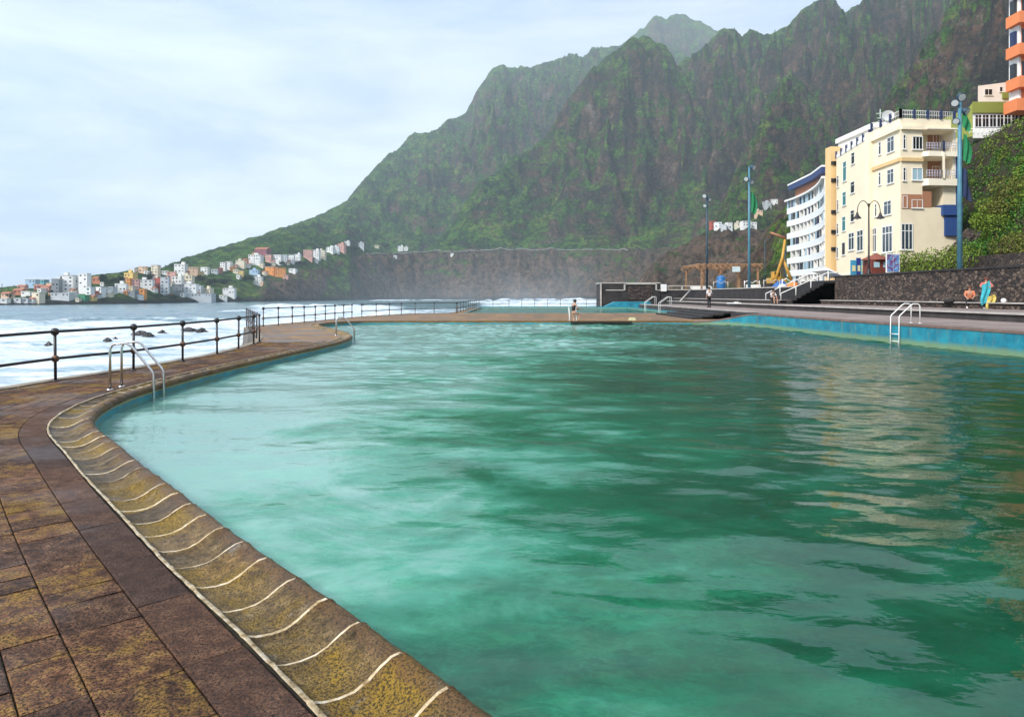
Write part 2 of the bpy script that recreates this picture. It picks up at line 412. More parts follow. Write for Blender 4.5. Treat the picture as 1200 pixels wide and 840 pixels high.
tot = m.math('ADD', m.math('MULTIPLY', fa, 1.08), m.math('ADD', m.math('MULTIPLY', m.math('SUBTRACT', fn, .5), 1.5), m.math('MULTIPLY', m.math('SUBTRACT', fn2, .5), .8)))
foam = m.ramp(tot, [(.42, 0.), (.78, 1.)])
wc = m.ramp(m.noise(m.pos((.3,1,1)), .05, 6, .6), [(.35, (.045,.115,.15)), (.65, (.10,.20,.235))])
fc = m.ramp(m.noise(m.pos((.4,1,1)), .22, 9, .74, .8), [(.38, (.22,.33,.40)), (.50, (.52,.59,.64)), (.60, (.70,.73,.75))])
m.color(m.mix(foam, wc, fc)); m.rough(m.ramp(foam, [(0, .16), (1, .8)]))
m.normal(m.bump(m.noise(m.pos((.6,1,1)), .9, 8, .65), .8, .35))
smk = (np.abs(SX[:-1,:-1]) < 4900) & (np.abs(SX[1:,1:]) < 4900) & (np.abs(SX[1:,:-1]) < 4900)
sea = grid_mesh('sea', SX, SY, SZ, m.mat, smk, attrs={'surf': surf}); tag(sea, kind='structure')
b = MB(); b.add([(-4900,-90,-8.2),(4900,-90,-8.2),(4900,4900,-8.2),(-4900,4900,-8.2)], [(0,1,2,3)])
b.build('sea_bed', m.mat, kind='structure')

# ------------------------------------------------------------------ air and spray
hz = M('haze_air'); hz.nt.nodes.remove(hz.b)
pv = hz.n('ShaderNodeVolumePrincipled'); pv.inputs['Color'].default_value = (.78,.92,1.0,1); pv.inputs['Density'].default_value = .00011
pv.inputs['Anisotropy'].default_value = .1
hz.l(pv.outputs[0], hz.out.inputs['Volume'])
b = MB(); b.box2((-4950, -99, -10.5), (4950, 4950, 1850)); b.build('haze', hz.mat, kind='stuff')
# ================================================================== POOL, DECKS
WZ = -0.19
raw = [(2.9,-1.48),(.93,.73),(-.735,2.59),(-2.71,4.79),(-4.27,6.6),(-5.48,8.05),(-6.15,9.3),(-6.53,10.7),(-6.70,12.3),(-6.74,14.5),(-6.64,17),(-6.5,19.5),(-6.34,21.7),(-6.3,23.6),(-6.5,25.6),(-7.1,27.8),(-8.1,30.2),(-9.3,32.8),(-10.3,35),(-10.9,37),(-10.95,39),(-10.5,40.7),(-9.4,41.8),(-7.5,42.25),(-4,42.3),(0,42.3),(5,42.3),(9,42.3),(11.2,42.15),(12.6,41.6),(13.7,40.2),(14.2,38.4),(14.4,36),(14.5,32),(14.7,27),(15.1,21),(15.5,12),(15.9,4),(16.2,-1.5)]
def catmull(pts, n=14):
    out = []
    for i in range(len(pts)-1):
        p0 = np.array(pts[max(i-1,0)]); p1 = np.array(pts[i]); p2 = np.array(pts[i+1]); p3 = np.array(pts[min(i+2,len(pts)-1)])
        for k in range(n):
            t = k/n; out.append(.5*((2*p1)+(-p0+p2)*t+(2*p0-5*p1+4*p2-p3)*t*t+(-p0+3*p1-3*p2+p3)*t**3))
    out.append(np.array(pts[-1])); return np.array(out)
path = catmull(raw)
sl_ = np.concatenate([[0], np.cumsum(np.linalg.norm(np.diff(path, axis=0), axis=1))])
ptan = np.gradient(path, axis=0); 
for _ in range(6): ptan[1:-1] = (ptan[:-2]+ptan[1:-1]+ptan[2:])/3
ptan /= np.linalg.norm(ptan, axis=1)[:, None]
def at(s, w_=0.0):
    """point on the coping path at arc length s, w_ metres towards the water (right-hand side)"""
    x = np.interp(s, sl_, path[:,0]); y = np.interp(s, sl_, path[:,1])
    tx = np.interp(s, sl_, ptan[:,0]); ty = np.interp(s, sl_, ptan[:,1]); k = math.hypot(tx, ty); tx /= k; ty /= k
    return x+ty*w_, y-tx*w_, tx, ty
def s_of(x, y): return sl_[np.argmin((path[:,0]-x)**2+(path[:,1]-y)**2)]
S_END = s_of(11.2, 42.15); S_R0 = S_END; S_R1 = s_of(14.2, 38.4); S_LAST = sl_[-1]
def ztop(s): return 0.55*sstep(S_R0, S_R1, s)

# materials ------------------------------------------------------------------
m = M('basalt_slab', .55, spec=.22)
v = m.pos(); rn = m.attr('rnd')
big = m.noise(v, 1.3, 5, .6, .3); med = m.noise(v, 9, 8, .72); fine = m.noise(v, 70, 4, .7)
base = m.ramp(med, [(.36, (.040,.022,.013)), (.48, (.125,.070,.042)), (.58, (.22,.135,.085)), (.70, (.36,.26,.19))])
base = m.mix(m.ramp(fine, [(.43, .92), (.51, 0.)]), base, (.016,.010,.008))
tint = m.ramp(rn, [(0, (.62,.55,.55)), (.5, (1.12,.92,.76)), (1, (1.55,1.2,.88))])
base = m.mix(1.0, base, tint, 'MULTIPLY')
mossm = m.math('ADD', m.math('ADD', m.math('MULTIPLY', big, .75), m.math('MULTIPLY', med, .75)), m.math('MULTIPLY', m.math('SUBTRACT', rn, .5), .12))
mossm = m.math('ADD', mossm, m.math('MULTIPLY', m.attr('dark'), -.5))
fm = m.ramp(mossm, [(.74, 0.), (.90, .85)])
mossc = m.ramp(fine, [(.40, (.060,.036,.006)), (.60, (.34,.20,.018))])
base = m.mix(fm, base, mossc)
base = m.mix(m.math('MULTIPLY', m.attr('dark'), .60), base, m.mix(fine, (.016,.009,.007), (.095,.054,.042)))
pit = m.voro(v, 26); pit2 = m.voro(v, 60); pf = m.ramp(pit, [(.10, 1.), (.19, 0.)]); pf = m.math('MULTIPLY', pf, m.ramp(med, [(.45, 0.), (.6, 1.)]))
base = m.mix(pf, base, (.014,.010,.010))
m.color(base)
wet = m.ramp(m.noise(v, .8, 5, .6), [(.40, .34), (.52, .72)]); m.rough(m.math('ADD', wet, m.math('MULTIPLY', fine, .15)))
h = m.math('SUBTRACT', m.math('ADD', m.math('MULTIPLY', med, 1.0), m.math('MULTIPLY', fine, .5)), m.math('MULTIPLY', pf, .8))
h = m.math('SUBTRACT', h, m.math('MULTIPLY', m.ramp(pit2, [(.12, 1.), (.25, 0.)]), .35))
m.normal(m.bump(h, 1.0, .022)); SLAB = m.mat

m = M('coping_stone', .5, spec=.28)
v = m.pos(); rn = m.attr('rnd'); big = m.noise(v, 2.2, 6, .65, .5); med = m.noise(v, 12, 8, .72); fine = m.noise(v, 90, 3, .7)
base = m.ramp(med, [(.34, (.045,.028,.010)), (.47, (.145,.098,.040)), (.58, (.26,.18,.080)), (.72, (.40,.32,.20))])
tint = m.ramp(rn, [(0, (.55,.5,.5)), (.45, (.95,.9,.8)), (.75, (1.15,.95,.6)), (1, (1.15,1.15,1.1))])
base = m.mix(1.0, base, tint, 'MULTIPLY')
base = m.mix(m.ramp(m.math('ADD', big, m.math('MULTIPLY', m.math('SUBTRACT', rn, .5), .30)), [(.44, 0.), (.62, .88)]), base, m.ramp(fine, [(.35, (.10,.060,.006)), (.65, (.36,.22,.018))]))
base = m.mix(m.ramp(m.math('ADD', m.attr('lip'), m.math('MULTIPLY', med, .6)), [(.90, 0.), (1.30, .6)]), base, (.150,.070,.026))
base = m.mix(m.ramp(m.noise(v, 5, 6, .7), [(.60, 0.), (.72, .55)]), base, (.30,.28,.24))
base = m.mix(m.ramp(fine, [(.42, .85), (.50, 0.)]), base, (.030,.020,.008))
cp = m.voro(v, 34); base = m.mix(m.math('MULTIPLY', m.ramp(cp, [(.10, .9), (.2, 0.)]), m.ramp(med, [(.42, 0.), (.56, 1.)])), base, (.016,.010,.006))
m.color(base); m.rough(m.ramp(big, [(.4, .30), (.65, .6)]))
m.normal(m.bump(m.math('ADD', med, m.math('MULTIPLY', fine, .6)), 1.0, .022)); COPE = m.mat

m = M('lime_mortar', .8); v = m.pos(); n = m.noise(v, 14, 6, .7)
m.color(m.ramp(n, [(.34, (.20,.13,.055)), (.48, (.48,.37,.22)), (.62, (.64,.56,.43))])); m.normal(m.bump(m.noise(v, 80, 3), .6, .006)); MORT = m.mat
m = M('dark_grout', .9); v = m.pos(); m.color(m.ramp(m.noise(v, 20, 5), [(.4, (.012,.009,.008)), (.65, (.04,.035,.014))])); GROUT = m.mat

m = M('turquoise_wall_paint', .45)
v = m.pos(); gz = m.n('ShaderNodeSeparateXYZ'); m.l(m.n('ShaderNodeNewGeometry').outputs['Position'], gz.inputs[0])
nn = m.noise(v, 1.5, 7, .7); n2 = m.noise(m.pos((1,1,.15)), 5, 5, .7)
c = m.ramp(nn, [(.34, (.006,.13,.21)), (.48, (.010,.20,.29)), (.62, (.016,.28,.37))])
lz = m.math('ADD', gz.outputs['Z'], m.math('MULTIPLY', m.math('SUBTRACT', nn, .5), .22))
lz = m.math('SUBTRACT', lz, m.math('MULTIPLY', m.math('GREATER_THAN', gz.outputs['X'], 11.0), .17))
c = m.mix(m.ramp(m.math('ADD', lz, .5), [(.24, .8), (.40, .0)]), c, (.20,.30,.13))
c = m.mix(m.ramp(n2, [(.54, 0.), (.68, .75)]), c, (.16,.22,.16))
yb = m.math('MULTIPLY', m.ramp(m.math('ADD', m.math('ADD', gz.outputs['Z'], m.math('MULTIPLY', m.math('SUBTRACT', n2, .5), .06)), .5), [(.41, 0.), (.43, .9), (.49, .9), (.52, 0.)]), m.math('LESS_THAN', gz.outputs['X'], 11.0))
c = m.mix(m.math('MULTIPLY', yb, .8), c, (.42,.27,.03))
m.color(c); m.normal(m.bump(nn, .3, .02)); TURQ = m.mat

# coping mesh ----------------------------------------------------------------
prof = [(0,.004),(.022,.006),(.030,-.006),(.07,-.020),(.14,-.030),(.21,-.028),(.27,-.008),(.33,.026),(.385,.050),(.43,.055),(.465,.042),(.488,.012),(.497,-.02),(.493,-.045)]
def coping(s0, s1, blk=.357):
    b = MB(); vs = []; rnd = []; lip = []
    n = int((s1-s0)/blk); rows = []     # (s, kind)
    for i in range(n):
        a = s0+i*blk+random.uniform(-.022, .022); r = random.random()
        jw = random.uniform(.005, .009)
        rows += [(a-jw, r, 1), (a+jw, r, 0), (a+jw+.03, r, .6), (a+blk*.33, r, .95), (a+blk*.66, r, .95), (a+blk-.045, r, .6)]
    k = len(prof)
    for ri, (s, r, dipf) in enumerate(rows):
        dip = 0 if dipf == 1 else dipf
        zz = random.uniform(-.004, .004)
        for j, (pw, pz) in enumerate(prof):
            dz = math.sin(s*9+j)*.002+zz*(.3 if j < 2 else 1); dw = random.uniform(-.003, .003)+.006*math.sin(s*2.3)
            x, y, _, _ = at(s, pw+dw); vs.append((x, y, pz+dz-.011*dip*math.sin(min(1, j/12)*math.pi)**.7)); rnd.append(r); lip.append(min(1, max(0, (pw-.2)/.25)))
    fs = []; ms = []
    for i in range(len(rows)-1):
        for j in range(k-1):
            fs.append((i*k+j, i*k+j+1, (i+1)*k+j+1, (i+1)*k+j))
            isj = rows[i][2] == 1 and j < 9
            ms.append(1 if (isj or j < 1) else 0)
    me = bpy.data.meshes.new('pool_coping'); me.from_pydata(vs, [], fs); me.materials.append(COPE); me.materials.append(MORT)
    me.polygons.foreach_set('material_index', ms); me.polygons.foreach_set('use_smooth', [True]*len(fs))
    for nm, a in (('rnd', rnd), ('lip', lip)):
        t = me.attributes.new(nm, 'FLOAT', 'POINT'); t.data.foreach_set('value', a)
    o = bpy.data.objects.new('pool_coping', me); col.objects.link(o)
    # raise the mortar joints a few millimetres
    for p in me.polygons:
        if p.material_index == 1:
            for vi in p.vertices: me.vertices[vi].co.z += .0016
    return tag(o, kind='structure')
coping(.2, S_END)

# painted pool wall under the coping, and the right-hand wall with its kerb
def ribbon(name, s0, s1, pts, mat, step=.25, kind='structure', smooth=True):
    n = int((s1-s0)/step)+1; vs = []; k = len(pts)
    for i in range(n+1):
        s = s0+(s1-s0)*i/n; zt = ztop(s)
        for pw, pz, fol in pts:
            x, y, _, _ = at(s, pw); vs.append((x, y, pz+zt*fol))
    fs = [(i*k+j, i*k+j+1, (i+1)*k+j+1, (i+1)*k+j) for i in range(n) for j in range(k-1)]
    b = MB(); b.add(vs, fs, 0, smooth); return b.build(name, mat, kind=kind)
ribbon('pool_wall', .2, S_LAST, [(.480,-.03,1),(.478,-.3,0),(.478,-2.3,0)], TURQ)
KERB = paint('kerb_pinkish_concrete', (.20,.135,.115), .75, .45, 2.2, .5)
ribbon('pool_kerb', S_END-.05, S_LAST, [(-.12,-.02,1),(-.12,.012,1),(.35,.016,1),(.497,.010,1),(.500,-.07,1),(.486,-.08,1)], KERB, smooth=False)

# near paving: real slabs in courses that follow the coping -------------------
def slabs(s0, s1, courses, inside):
    vs = []; fs = []; rnd = []; dk = []
    d = -.004
    for wd, ln, dark in courses:
        s = s0+random.uniform(0, .3)
        while s < s1:
            l = random.uniform(*ln); e = s+l; g = .004
            k = max(1, int(l/.14)); r = random.random(); tz = [random.uniform(-.003, .003) for _ in range(4)]
            x, y, _, _ = at((s+e)/2, d-wd/2)
            if inside(x, y):
                b = len(vs)
                def put(ss, ww, z):
                    px, py, _, _ = at(ss, ww); vs.append((px, py, z)); rnd.append(r); dk.append(dark)
                cols = [(0, -.02), (0, -.003), (.006, 0)]
                for i in range(k+1):
                    f = i/k; ss = s+g+(l-2*g)*f
                    ez = .0
                    t = (tz[0]*(1-f)+tz[1]*f); t2 = (tz[2]*(1-f)+tz[3]*f)
                    put(ss, d-g, -.02); put(ss, d-g, -.003+t); put(ss, d-g-.006, t); put(ss, d-wd+g+.006, t2); put(ss, d-wd+g, -.003+t2); put(ss, d-wd+g, -.02)
                for i in range(k):
                    for j in range(5):
                        fs.append((b+i*6+j, b+(i+1)*6+j, b+(i+1)*6+j+1, b+i*6+j+1))
                fs.append(tuple(b+j for j in range(6))); fs.append(tuple(b+k*6+j for j in range(6))[::-1])
            s = e
        d -= wd
    me = bpy.data.meshes.new('deck_paving'); me.from_pydata(vs, [], fs); me.materials.append(SLAB)
    for nm, a in (('rnd', rnd), ('dark', dk)):
        t = me.attributes.new(nm, 'FLOAT', 'POINT'); t.data.foreach_set('value', a)
    o = bpy.data.objects.new('deck_paving', me); col.objects.link(o); return tag(o, kind='structure')
sea_edge = [(-6,-3),(-7.8,2),(-8.75,7),(-8.95,10),(-8.75,12.8),(-8.35,15.2),(-8.2,18.0),(-8.4,20.6),(-8.85,23.2),(-9.6,25.6),(-11.2,29.6),(-13.2,33.6),(-13.35,35.2),(-12.6,40),(-11.9,46),(-11.5,50),(-10.3,55),(-8.9,59.4),(-5.6,61.4),(-5.5,70),(-5.2,84),(-4.9,88.6),(-.9,92.6),(1.2,95.6),(12.6,95.8)]
se = np.array(sea_edge)
def left_deck_inside(x, y):
    if y > 24: return False
    return x > np.interp(y, se[:,1], se[:,0])+.22
wids = [.27,.34,.23,.34,.30,.36,.28,.40,.33,.38,.35,.42,.38,.40,.38,.42,.4,.4,.4,.4,.4,.4,.4,.4,.4,.4]
slabs(.3, s_of(-6.3, 23.4), [(w_, (.55,.95) if i == 0 else (.20,.44), 1. if i == 0 else 0.) for i, w_ in enumerate(wids)], left_deck_inside)

# deck body: concrete block down to the sea
m = M('deck_concrete', .75)
v = m.pos(); n = m.noise(v, .6, 7, .65, .4); n2 = m.noise(v, 5, 6, .7)
c = m.ramp(n, [(.30, (.060,.036,.020)), (.44, (.16,.092,.046)), (.56, (.28,.165,.070)), (.70, (.36,.24,.10))])
c = m.mix(m.ramp(n2, [(.35, .6), (.55, 0.)]), c, (.045,.028,.022))
bk = m.n('ShaderNodeTexBrick'); m.l(m.pos((1,1,1), .25), bk.inputs['Vector']); bk.inputs['Scale'].default_value = 1.0
bk.inputs['Mortar Size'].default_value = .012; bk.inputs['Brick Width'].default_value = .75; bk.inputs['Row Height'].default_value = .38
bk.inputs['Color1'].default_value = (.8,.8,.8,1); bk.inputs['Color2'].default_value = (1.25,1.15,1.0,1); bk.inputs['Mortar'].default_value = (.3,.28,.26,1)
c = m.mix(1., c, bk.outputs['Color'], 'MULTIPLY'); m.color(c); m.rough(m.ramp(n, [(.4,.35),(.6,.8)]))
m.normal(m.bump(n2, .5, .02)); DECK = m.mat
SEAWALL = paint('seawall_stone', (.14,.125,.11), .85, .6, .8, .7)
inner = [(path[i][0], path[i][1]) for i in range(0, len(path), 3) if sl_[i] < s_of(-6.3, 23.5)]
# sheet under the near slabs (dark grout shows in the joints)
def strip_between(name, s0, s1, n, z, mat, outer=lambda x, y: None):
    vs = []
    for i in range(n+1):
        s = s0+(s1-s0)*i/n; x, y, _, _ = at(s, 0.03); vs.append((x, y, z)); 
        t = i/n; yy = -3+t*(23.5+3); vs.append((np.interp(yy, se[:,1], se[:,0]), yy, z))
    b = MB(); b.add(vs, [(2*i, 2*i+1, 2*i+3, 2*i+2) for i in range(n)]); return b.build(name, mat, kind='structure')
strip_between('deck_bed', 0, s_of(-6.3, 23.5), 90, -.016, GROUT)
# bulge, walkways and promontory beyond (plain decks)
loc2 = [(-6.3,23.3)]+[tuple(at(s, .03)[:2]) for s in np.linspace(s_of(-6.3,23.5), S_END, 90)]
poly = [(float(a), float(b_)) for a, b_ in loc2]+[(15.0,42.2),(15.0,61.5),(-4.3,61.5),(-4.9,61.6)]
poly += [tuple(p) for p in sea_edge[::-1] if 23.2 < p[1] < 61.5]+[(-8.86,23.3)]
b = MB(); b.prism(poly, -.25, 0.0); b.build('far_deck', DECK, kind='structure')
# sea wall face all along the edge with a pale kerb
vs = []; k = len(sea_edge)
for x, y in sea_edge: vs += [(x-.0, y, .02), (x-.25, y, -3), (x-.5, y, -9)]
b = MB(); b.add(vs, [(3*i+j, 3*i+j+1, 3*i+j+4, 3*i+j+3) for i in range(k-1) for j in range(2)]); b.build('sea_wall', SEAWALL, kind='structure')
EDGE = paint('edge_kerb_pale', (.30,.25,.19), .8, .55, 2.0, .5)
b = MB()
for (x0, y0), (x1, y1) in zip(sea_edge[:-1], sea_edge[1:]):
    dx, dy = x1-x0, y1-y0; l = math.hypot(dx, dy); nx, ny = dy/l, -dx/l
    n = max(1, int(l/.8))
    for i in range(n):
        a0, a1 = i/n+.004, (i+1)/n-.004
        q = [(x0+dx*a0, y0+dy*a0), (x0+dx*a1, y0+dy*a1), (x0+dx*a1+nx*.24, y0+dy*a1+ny*.24), (x0+dx*a0+nx*.24, y0+dy*a0+ny*.24)]
        b.prism(q, -.05, .022+random.uniform(-.003,.003))
b.build('edge_kerb', EDGE, kind='structure')
# second pool surround
b = MB()
b.prism([(-5.6,61.5),(-4.3,61.5),(-4.0,88.0),(-5.2,88.0)], -.3, .0)
b.prism([(-5.2,88),(15,88),(15,96),(1.2,95.6),(-.9,92.6),(-4.9,88.6)], -.3, .004)
b.build('far_deck', DECK, kind='structure')

# pool floor -------------------------------------------------------------------
m = M('pool_floor_paint', .7)
v = m.pos(); n1 = m.noise(v, .16, 6, .6, .7); n2 = m.noise(v, 1.6, 8, .7, .4); sx = m.n('ShaderNodeSeparateXYZ'); m.l(m.n('ShaderNodeNewGeometry').outputs['Position'], sx.inputs[0])
t = m.math('ADD', m.math('MULTIPLY', n1, 1.0), m.math('MULTIPLY', m.math('ADD', sx.outputs['X'], 0.), .045))  # floor tone pale left to dark right, steepened with the water's painted reflections
c = m.ramp(t, [(.34, (.80,.92,.74)), (.47, (.26,.64,.40)), (.60, (.022,.22,.11)), (.78, (.004,.09,.045))])
n4 = m.noise(m.pos((.5,1,1), .6), 6.5, 7, .75, .6)
c = m.mix(m.ramp(n2, [(.42, .80), (.58, 0.)]), c, (.010,.10,.055))
c = m.mix(m.ramp(n4, [(.42, .75), (.54, 0.)]), c, (.012,.085,.05))
c = m.mix(m.ramp(m.noise(v, .5, 7, .7), [(.56, 0.), (.72, .55)]), c, (.16,.24,.10))
c = m.mix(m.ramp(m.noise(v, .35, 4, .6), [(.60, 0.), (.70, .4)]), c, (.45,.62,.45))
m.color(c); FLOOR = m.mat
b = MB(); b.add([(-12,-3,-1.55),(17,-3,-1.9),(17,44,-2.0),(-12,44,-1.9)], [(0,1,2,3)]); b.build('pool_floor', FLOOR, kind='structure')
b = MB(); b.add([(-4.6,61,-1.2),(15.5,61,-1.2),(15.5,89,-1.2),(-4.6,89,-1.2)], [(0,1,2,3)]); b.build('pool_floor', FLOOR, kind='structure')

# pool water -------------------------------------------------------------------
def water_mat(name, ripple, milk=.40):
    m = M(name); m.nt.nodes.remove(m.b)
    v = m.pos((.55, 1, 1), .12); gx = m.n('ShaderNodeSeparateXYZ'); m.l(m.n('ShaderNodeNewGeometry').outputs['Position'], gx.inputs[0])
    r1 = m.noise(v, 1.7, 3, .5, .4); r2 = m.noise(m.pos((.6,1,1), -.2), 6.5, 3, .55, .3); r3 = m.noise(m.pos((.75,1,1), .3), 21, 2, .5)
    # ripples are stronger where the wind reaches, away from the sheltered near corner
    gust = m.ramp(m.math('ADD', m.math('MULTIPLY', gx.outputs['Y'], .03), m.math('MULTIPLY', m.noise(m.pos(), .11, 3, .5), .9)), [(.50, .07), (.95, .5), (1.35, 1.)])
    h = m.math('ADD', m.math('MULTIPLY', r1, .22), m.math('ADD', m.math('MULTIPLY', m.math('MULTIPLY', r2, gust), .55), m.math('MULTIPLY', m.math('MULTIPLY', r3, gust), .15)))
    nb = m.bump(h, ripple, .10)
    fr = m.n('ShaderNodeFresnel'); fr.inputs['IOR'].default_value = 1.44; m.l(nb, fr.inputs['Normal'])
    gl = m.n('ShaderNodeBsdfGlossy'); m.l(m.ramp(m.math('MULTIPLY', gx.outputs['Y'], .025), [(.25, .0), (.50, .03), (1.0, .09)]), gl.inputs['Roughness']); m.l(nb, gl.inputs['Normal'])
    tr = m.n('ShaderNodeBsdfTransparent'); tr.inputs['Color'].default_value = (.45,.90,.70,1)
    df = m.n('ShaderNodeBsdfDiffuse')
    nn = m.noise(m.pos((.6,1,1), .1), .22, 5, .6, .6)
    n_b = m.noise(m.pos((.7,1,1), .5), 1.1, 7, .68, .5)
    dx = m.math('ADD', m.math('ADD', nn, m.math('MULTIPLY', m.math('SUBTRACT', n_b, .5), .60)), m.math('ADD', m.math('MULTIPLY', gx.outputs['X'], .055), m.math('SUBTRACT', m.math('MULTIPLY', m.math('MAXIMUM', m.math('SUBTRACT', 7.5, gx.outputs['Y']), 0.), .026), m.math('MULTIPLY', m.math('MAXIMUM', m.math('SUBTRACT', gx.outputs['Y'], 14.), 0.), .011))))  # sky and mountain reflections painted in: body paler left and far, darker right
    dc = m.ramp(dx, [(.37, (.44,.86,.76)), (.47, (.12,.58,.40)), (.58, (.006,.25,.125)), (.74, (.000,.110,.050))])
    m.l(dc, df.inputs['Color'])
    mm = m.n('ShaderNodeMixShader'); mm.inputs[0].default_value = milk; m.l(tr.outputs[0], mm.inputs[1]); m.l(df.outputs[0], mm.inputs[2])
    mf = m.n('ShaderNodeMixShader'); m.l(fr.outputs[0], mf.inputs[0]); m.l(mm.outputs[0], mf.inputs[1]); m.l(gl.outputs[0], mf.inputs[2])
    m.l(mf.outputs[0], m.out.inputs['Surface']); return m.mat
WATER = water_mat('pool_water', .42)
def inpoly(x, y, poly):
    ins = np.zeros(x.shape, bool); n = len(poly)
    for i in range(n):
        x0, y0 = poly[i]; x1, y1 = poly[(i+1) % n]
        if y0 == y1: continue
        c = ((y0 > y) != (y1 > y)) & (x < (x1-x0)*(y-y0)/(y1-y0)+x0); ins ^= c
    return ins
px = np.arange(-12, 17, .065); py = np.exp(np.linspace(math.log(3), math.log(49), 1000))-5.2
PX, PY = np.meshgrid(px, py)
def wave(n, l0, l1, seed, spread, slope, mean=84):
    rr = np.random.default_rng(seed); z = np.zeros_like(PX)
    for i in range(n):
        lam = math.exp(rr.uniform(math.log(l0), math.log(l1))); th = R(rr.normal(mean, spread)); k = 2*math.pi/lam
        xw = PX+.25*np.sin(PY*.7+i)+.2*np.sin(PX*.5+i*1.7)
        z += slope/k*math.sqrt(2./n)*np.sin(k*(xw*math.cos(th)+PY*math.sin(th))+rr.uniform(0, 6.28))
    return z
pat = .55+.75*sstep(-.25, .35, fbm(PX/3.2+4, PY/4.5, 4))
wz = wave(40, .9, 3.2, 3, 26, .034)+wave(60, .26, .8, 5, 34, .036)*pat*np.interp(PY, [0,6,12,20,42], [.62,.9,1.2,2.4,4.2])*np.interp(PX, [-8,-3,1], [.35,.7,1.])
wz *= np.interp(PY, [0,12,22,42], [1.,1.,1.4,1.7])
pp = [tuple(at(s, .42)[:2]) for s in np.linspace(.1, S_LAST, 220)]+[(16.5,-2.4),(2.9,-2.4)]
cx_, cy_ = (PX[:-1,:-1]+PX[1:,1:])/2, (PY[:-1,:-1]+PY[1:,1:])/2
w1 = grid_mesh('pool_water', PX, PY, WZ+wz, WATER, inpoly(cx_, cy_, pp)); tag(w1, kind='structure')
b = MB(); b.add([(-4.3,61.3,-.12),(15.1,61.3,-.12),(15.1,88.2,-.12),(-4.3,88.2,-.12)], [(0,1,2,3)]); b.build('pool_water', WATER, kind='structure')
# walls of the second pool
b = MB(); b.box2((-4.35,61.5,-1.3),(-4.2,88,.02)); b.box2((-4.3,87.98,-1.3),(14.9,88.2,.14)); b.box2((14.85,61.5,-1.3),(15.02,88,.12)); b.box2((-4.3,61.3,-1.3),(15,61.45,.02))
b.build('pool_wall', TURQ, kind='structure')
# ================================================================== RAILINGS, LADDERS
m = M('painted_iron', .42, spec=.5)
v = m.pos(); n = m.noise(v, 9, 6, .7); m.color(m.ramp(n, [(.42, (.012,.012,.016)), (.60, (.030,.022,.022)), (.68, (.13,.045,.022))])); m.normal(m.bump(n, .4, .005)); IRON = m.mat
m = M('rusty_iron', .7); v = m.pos(); n = m.noise(v, 14, 6, .7)
m.color(m.ramp(n, [(.38, (.030,.018,.016)), (.52, (.12,.052,.025)), (.66, (.22,.12,.055))])); m.normal(m.bump(n, .7, .008)); RUST = m.mat
m = M('stainless_tube', .24, (.62,.62,.60), .95); v = m.pos(); m.rough(m.ramp(m.noise(v, 8, 5), [(.3,.16),(.7,.40)])); STEEL = m.mat
WHITE = paint('white_paint', (.80,.80,.78), .55, .12, 2.5, .1)

def railing(label, pts, spacing, ballr=.074, z0=0.0, top=.92, low=.42, group='iron railings along the sea edge of the pool deck'):
    pts = [Vector((p[0], p[1], 0)) for p in pts]
    seg = [(pts[i+1]-pts[i]).length for i in range(len(pts)-1)]; tot = sum(seg)
    def along(t):
        for i, l in enumerate(seg):
            if t <= l or i == len(seg)-1: return pts[i]+(pts[i+1]-pts[i])*(t/l)
            t -= l
    n = max(1, round(tot/spacing))
    root = empty('railing', (pts[0].x, pts[0].y, z0), label, 'railing', group)
    P_ = [along(tot*i/n) for i in range(n+1)]
    for p in P_:
        lean = Vector((random.uniform(-.008,.008), random.uniform(-.008,.008), 0))
        b = MB(); b.tube([p+Vector((0,0,z0-.02)), p+lean+Vector((0,0,z0+top))], .026, 10); b.lathe((p.x,p.y,z0), [(.06,.0),(.06,.018),(.035,.03)], 12)
        po = b.build('post', IRON, root)
        b = MB(); b.ball((p.x+lean.x, p.y+lean.y, z0+top), ballr, 16); b.build('ball', IRON, po)
        b = MB(); b.ball((p.x+lean.x*.5, p.y+lean.y*.5, z0+low), ballr*.92, 16); b.build('ball', RUST, po)
    for hh, mt, nm in ((top, IRON, 'top_rail'), (low, RUST if low < .5 else IRON, 'lower_rail')):
        b = MB(); b.tube([p+Vector((0,0,z0+hh+random.uniform(-.006,.006))) for p in P_], .027, 10); b.build(nm, IRON if hh == top else IRON, root)
    return root
railing('near black railing with round ball joints on the left, in front of the white surf', [(-8.72,8.9),(-8.62,10.8),(-8.50,12.8),(-8.10,14.4),(-7.96,16.2),(-7.93,18.2),(-8.12,20.2),(-8.40,22.2)], 1.93)
railing('short run of railing seen end-on where the deck steps out to the sea', [(-8.62,23.3),(-10.9,28.6),(-13.1,33.7)], 1.9, ballr=.05)
railing('long black railing behind the jutting bulge of the deck', [(-12.75,35),(-12.3,38.5),(-11.9,42.5),(-11.3,48.2)], 1.65)
railing('railing beyond the gap, rising behind the second pool ladder and along the far walkway', [(-11.0,50),(-9.7,54.5),(-8.8,57.7),(-7.6,59.6),(-6.3,60.6),(-5.0,61.4)], 2.1)
railing('far railing running away end-on along the left side of the rear pool', [(-5.0,62.5),(-4.8,75),(-4.55,87.5)], 3.2)
railing('far short railing at the back left corner of the rear pool', [(-4.3,88.9),(-2.4,91),(-.4,92.4)], 2.4)
railing('farthest railing along the back of the rear pool, ending at the black block', [(1.35,95.3),(12.2,95.5)], 1.85)

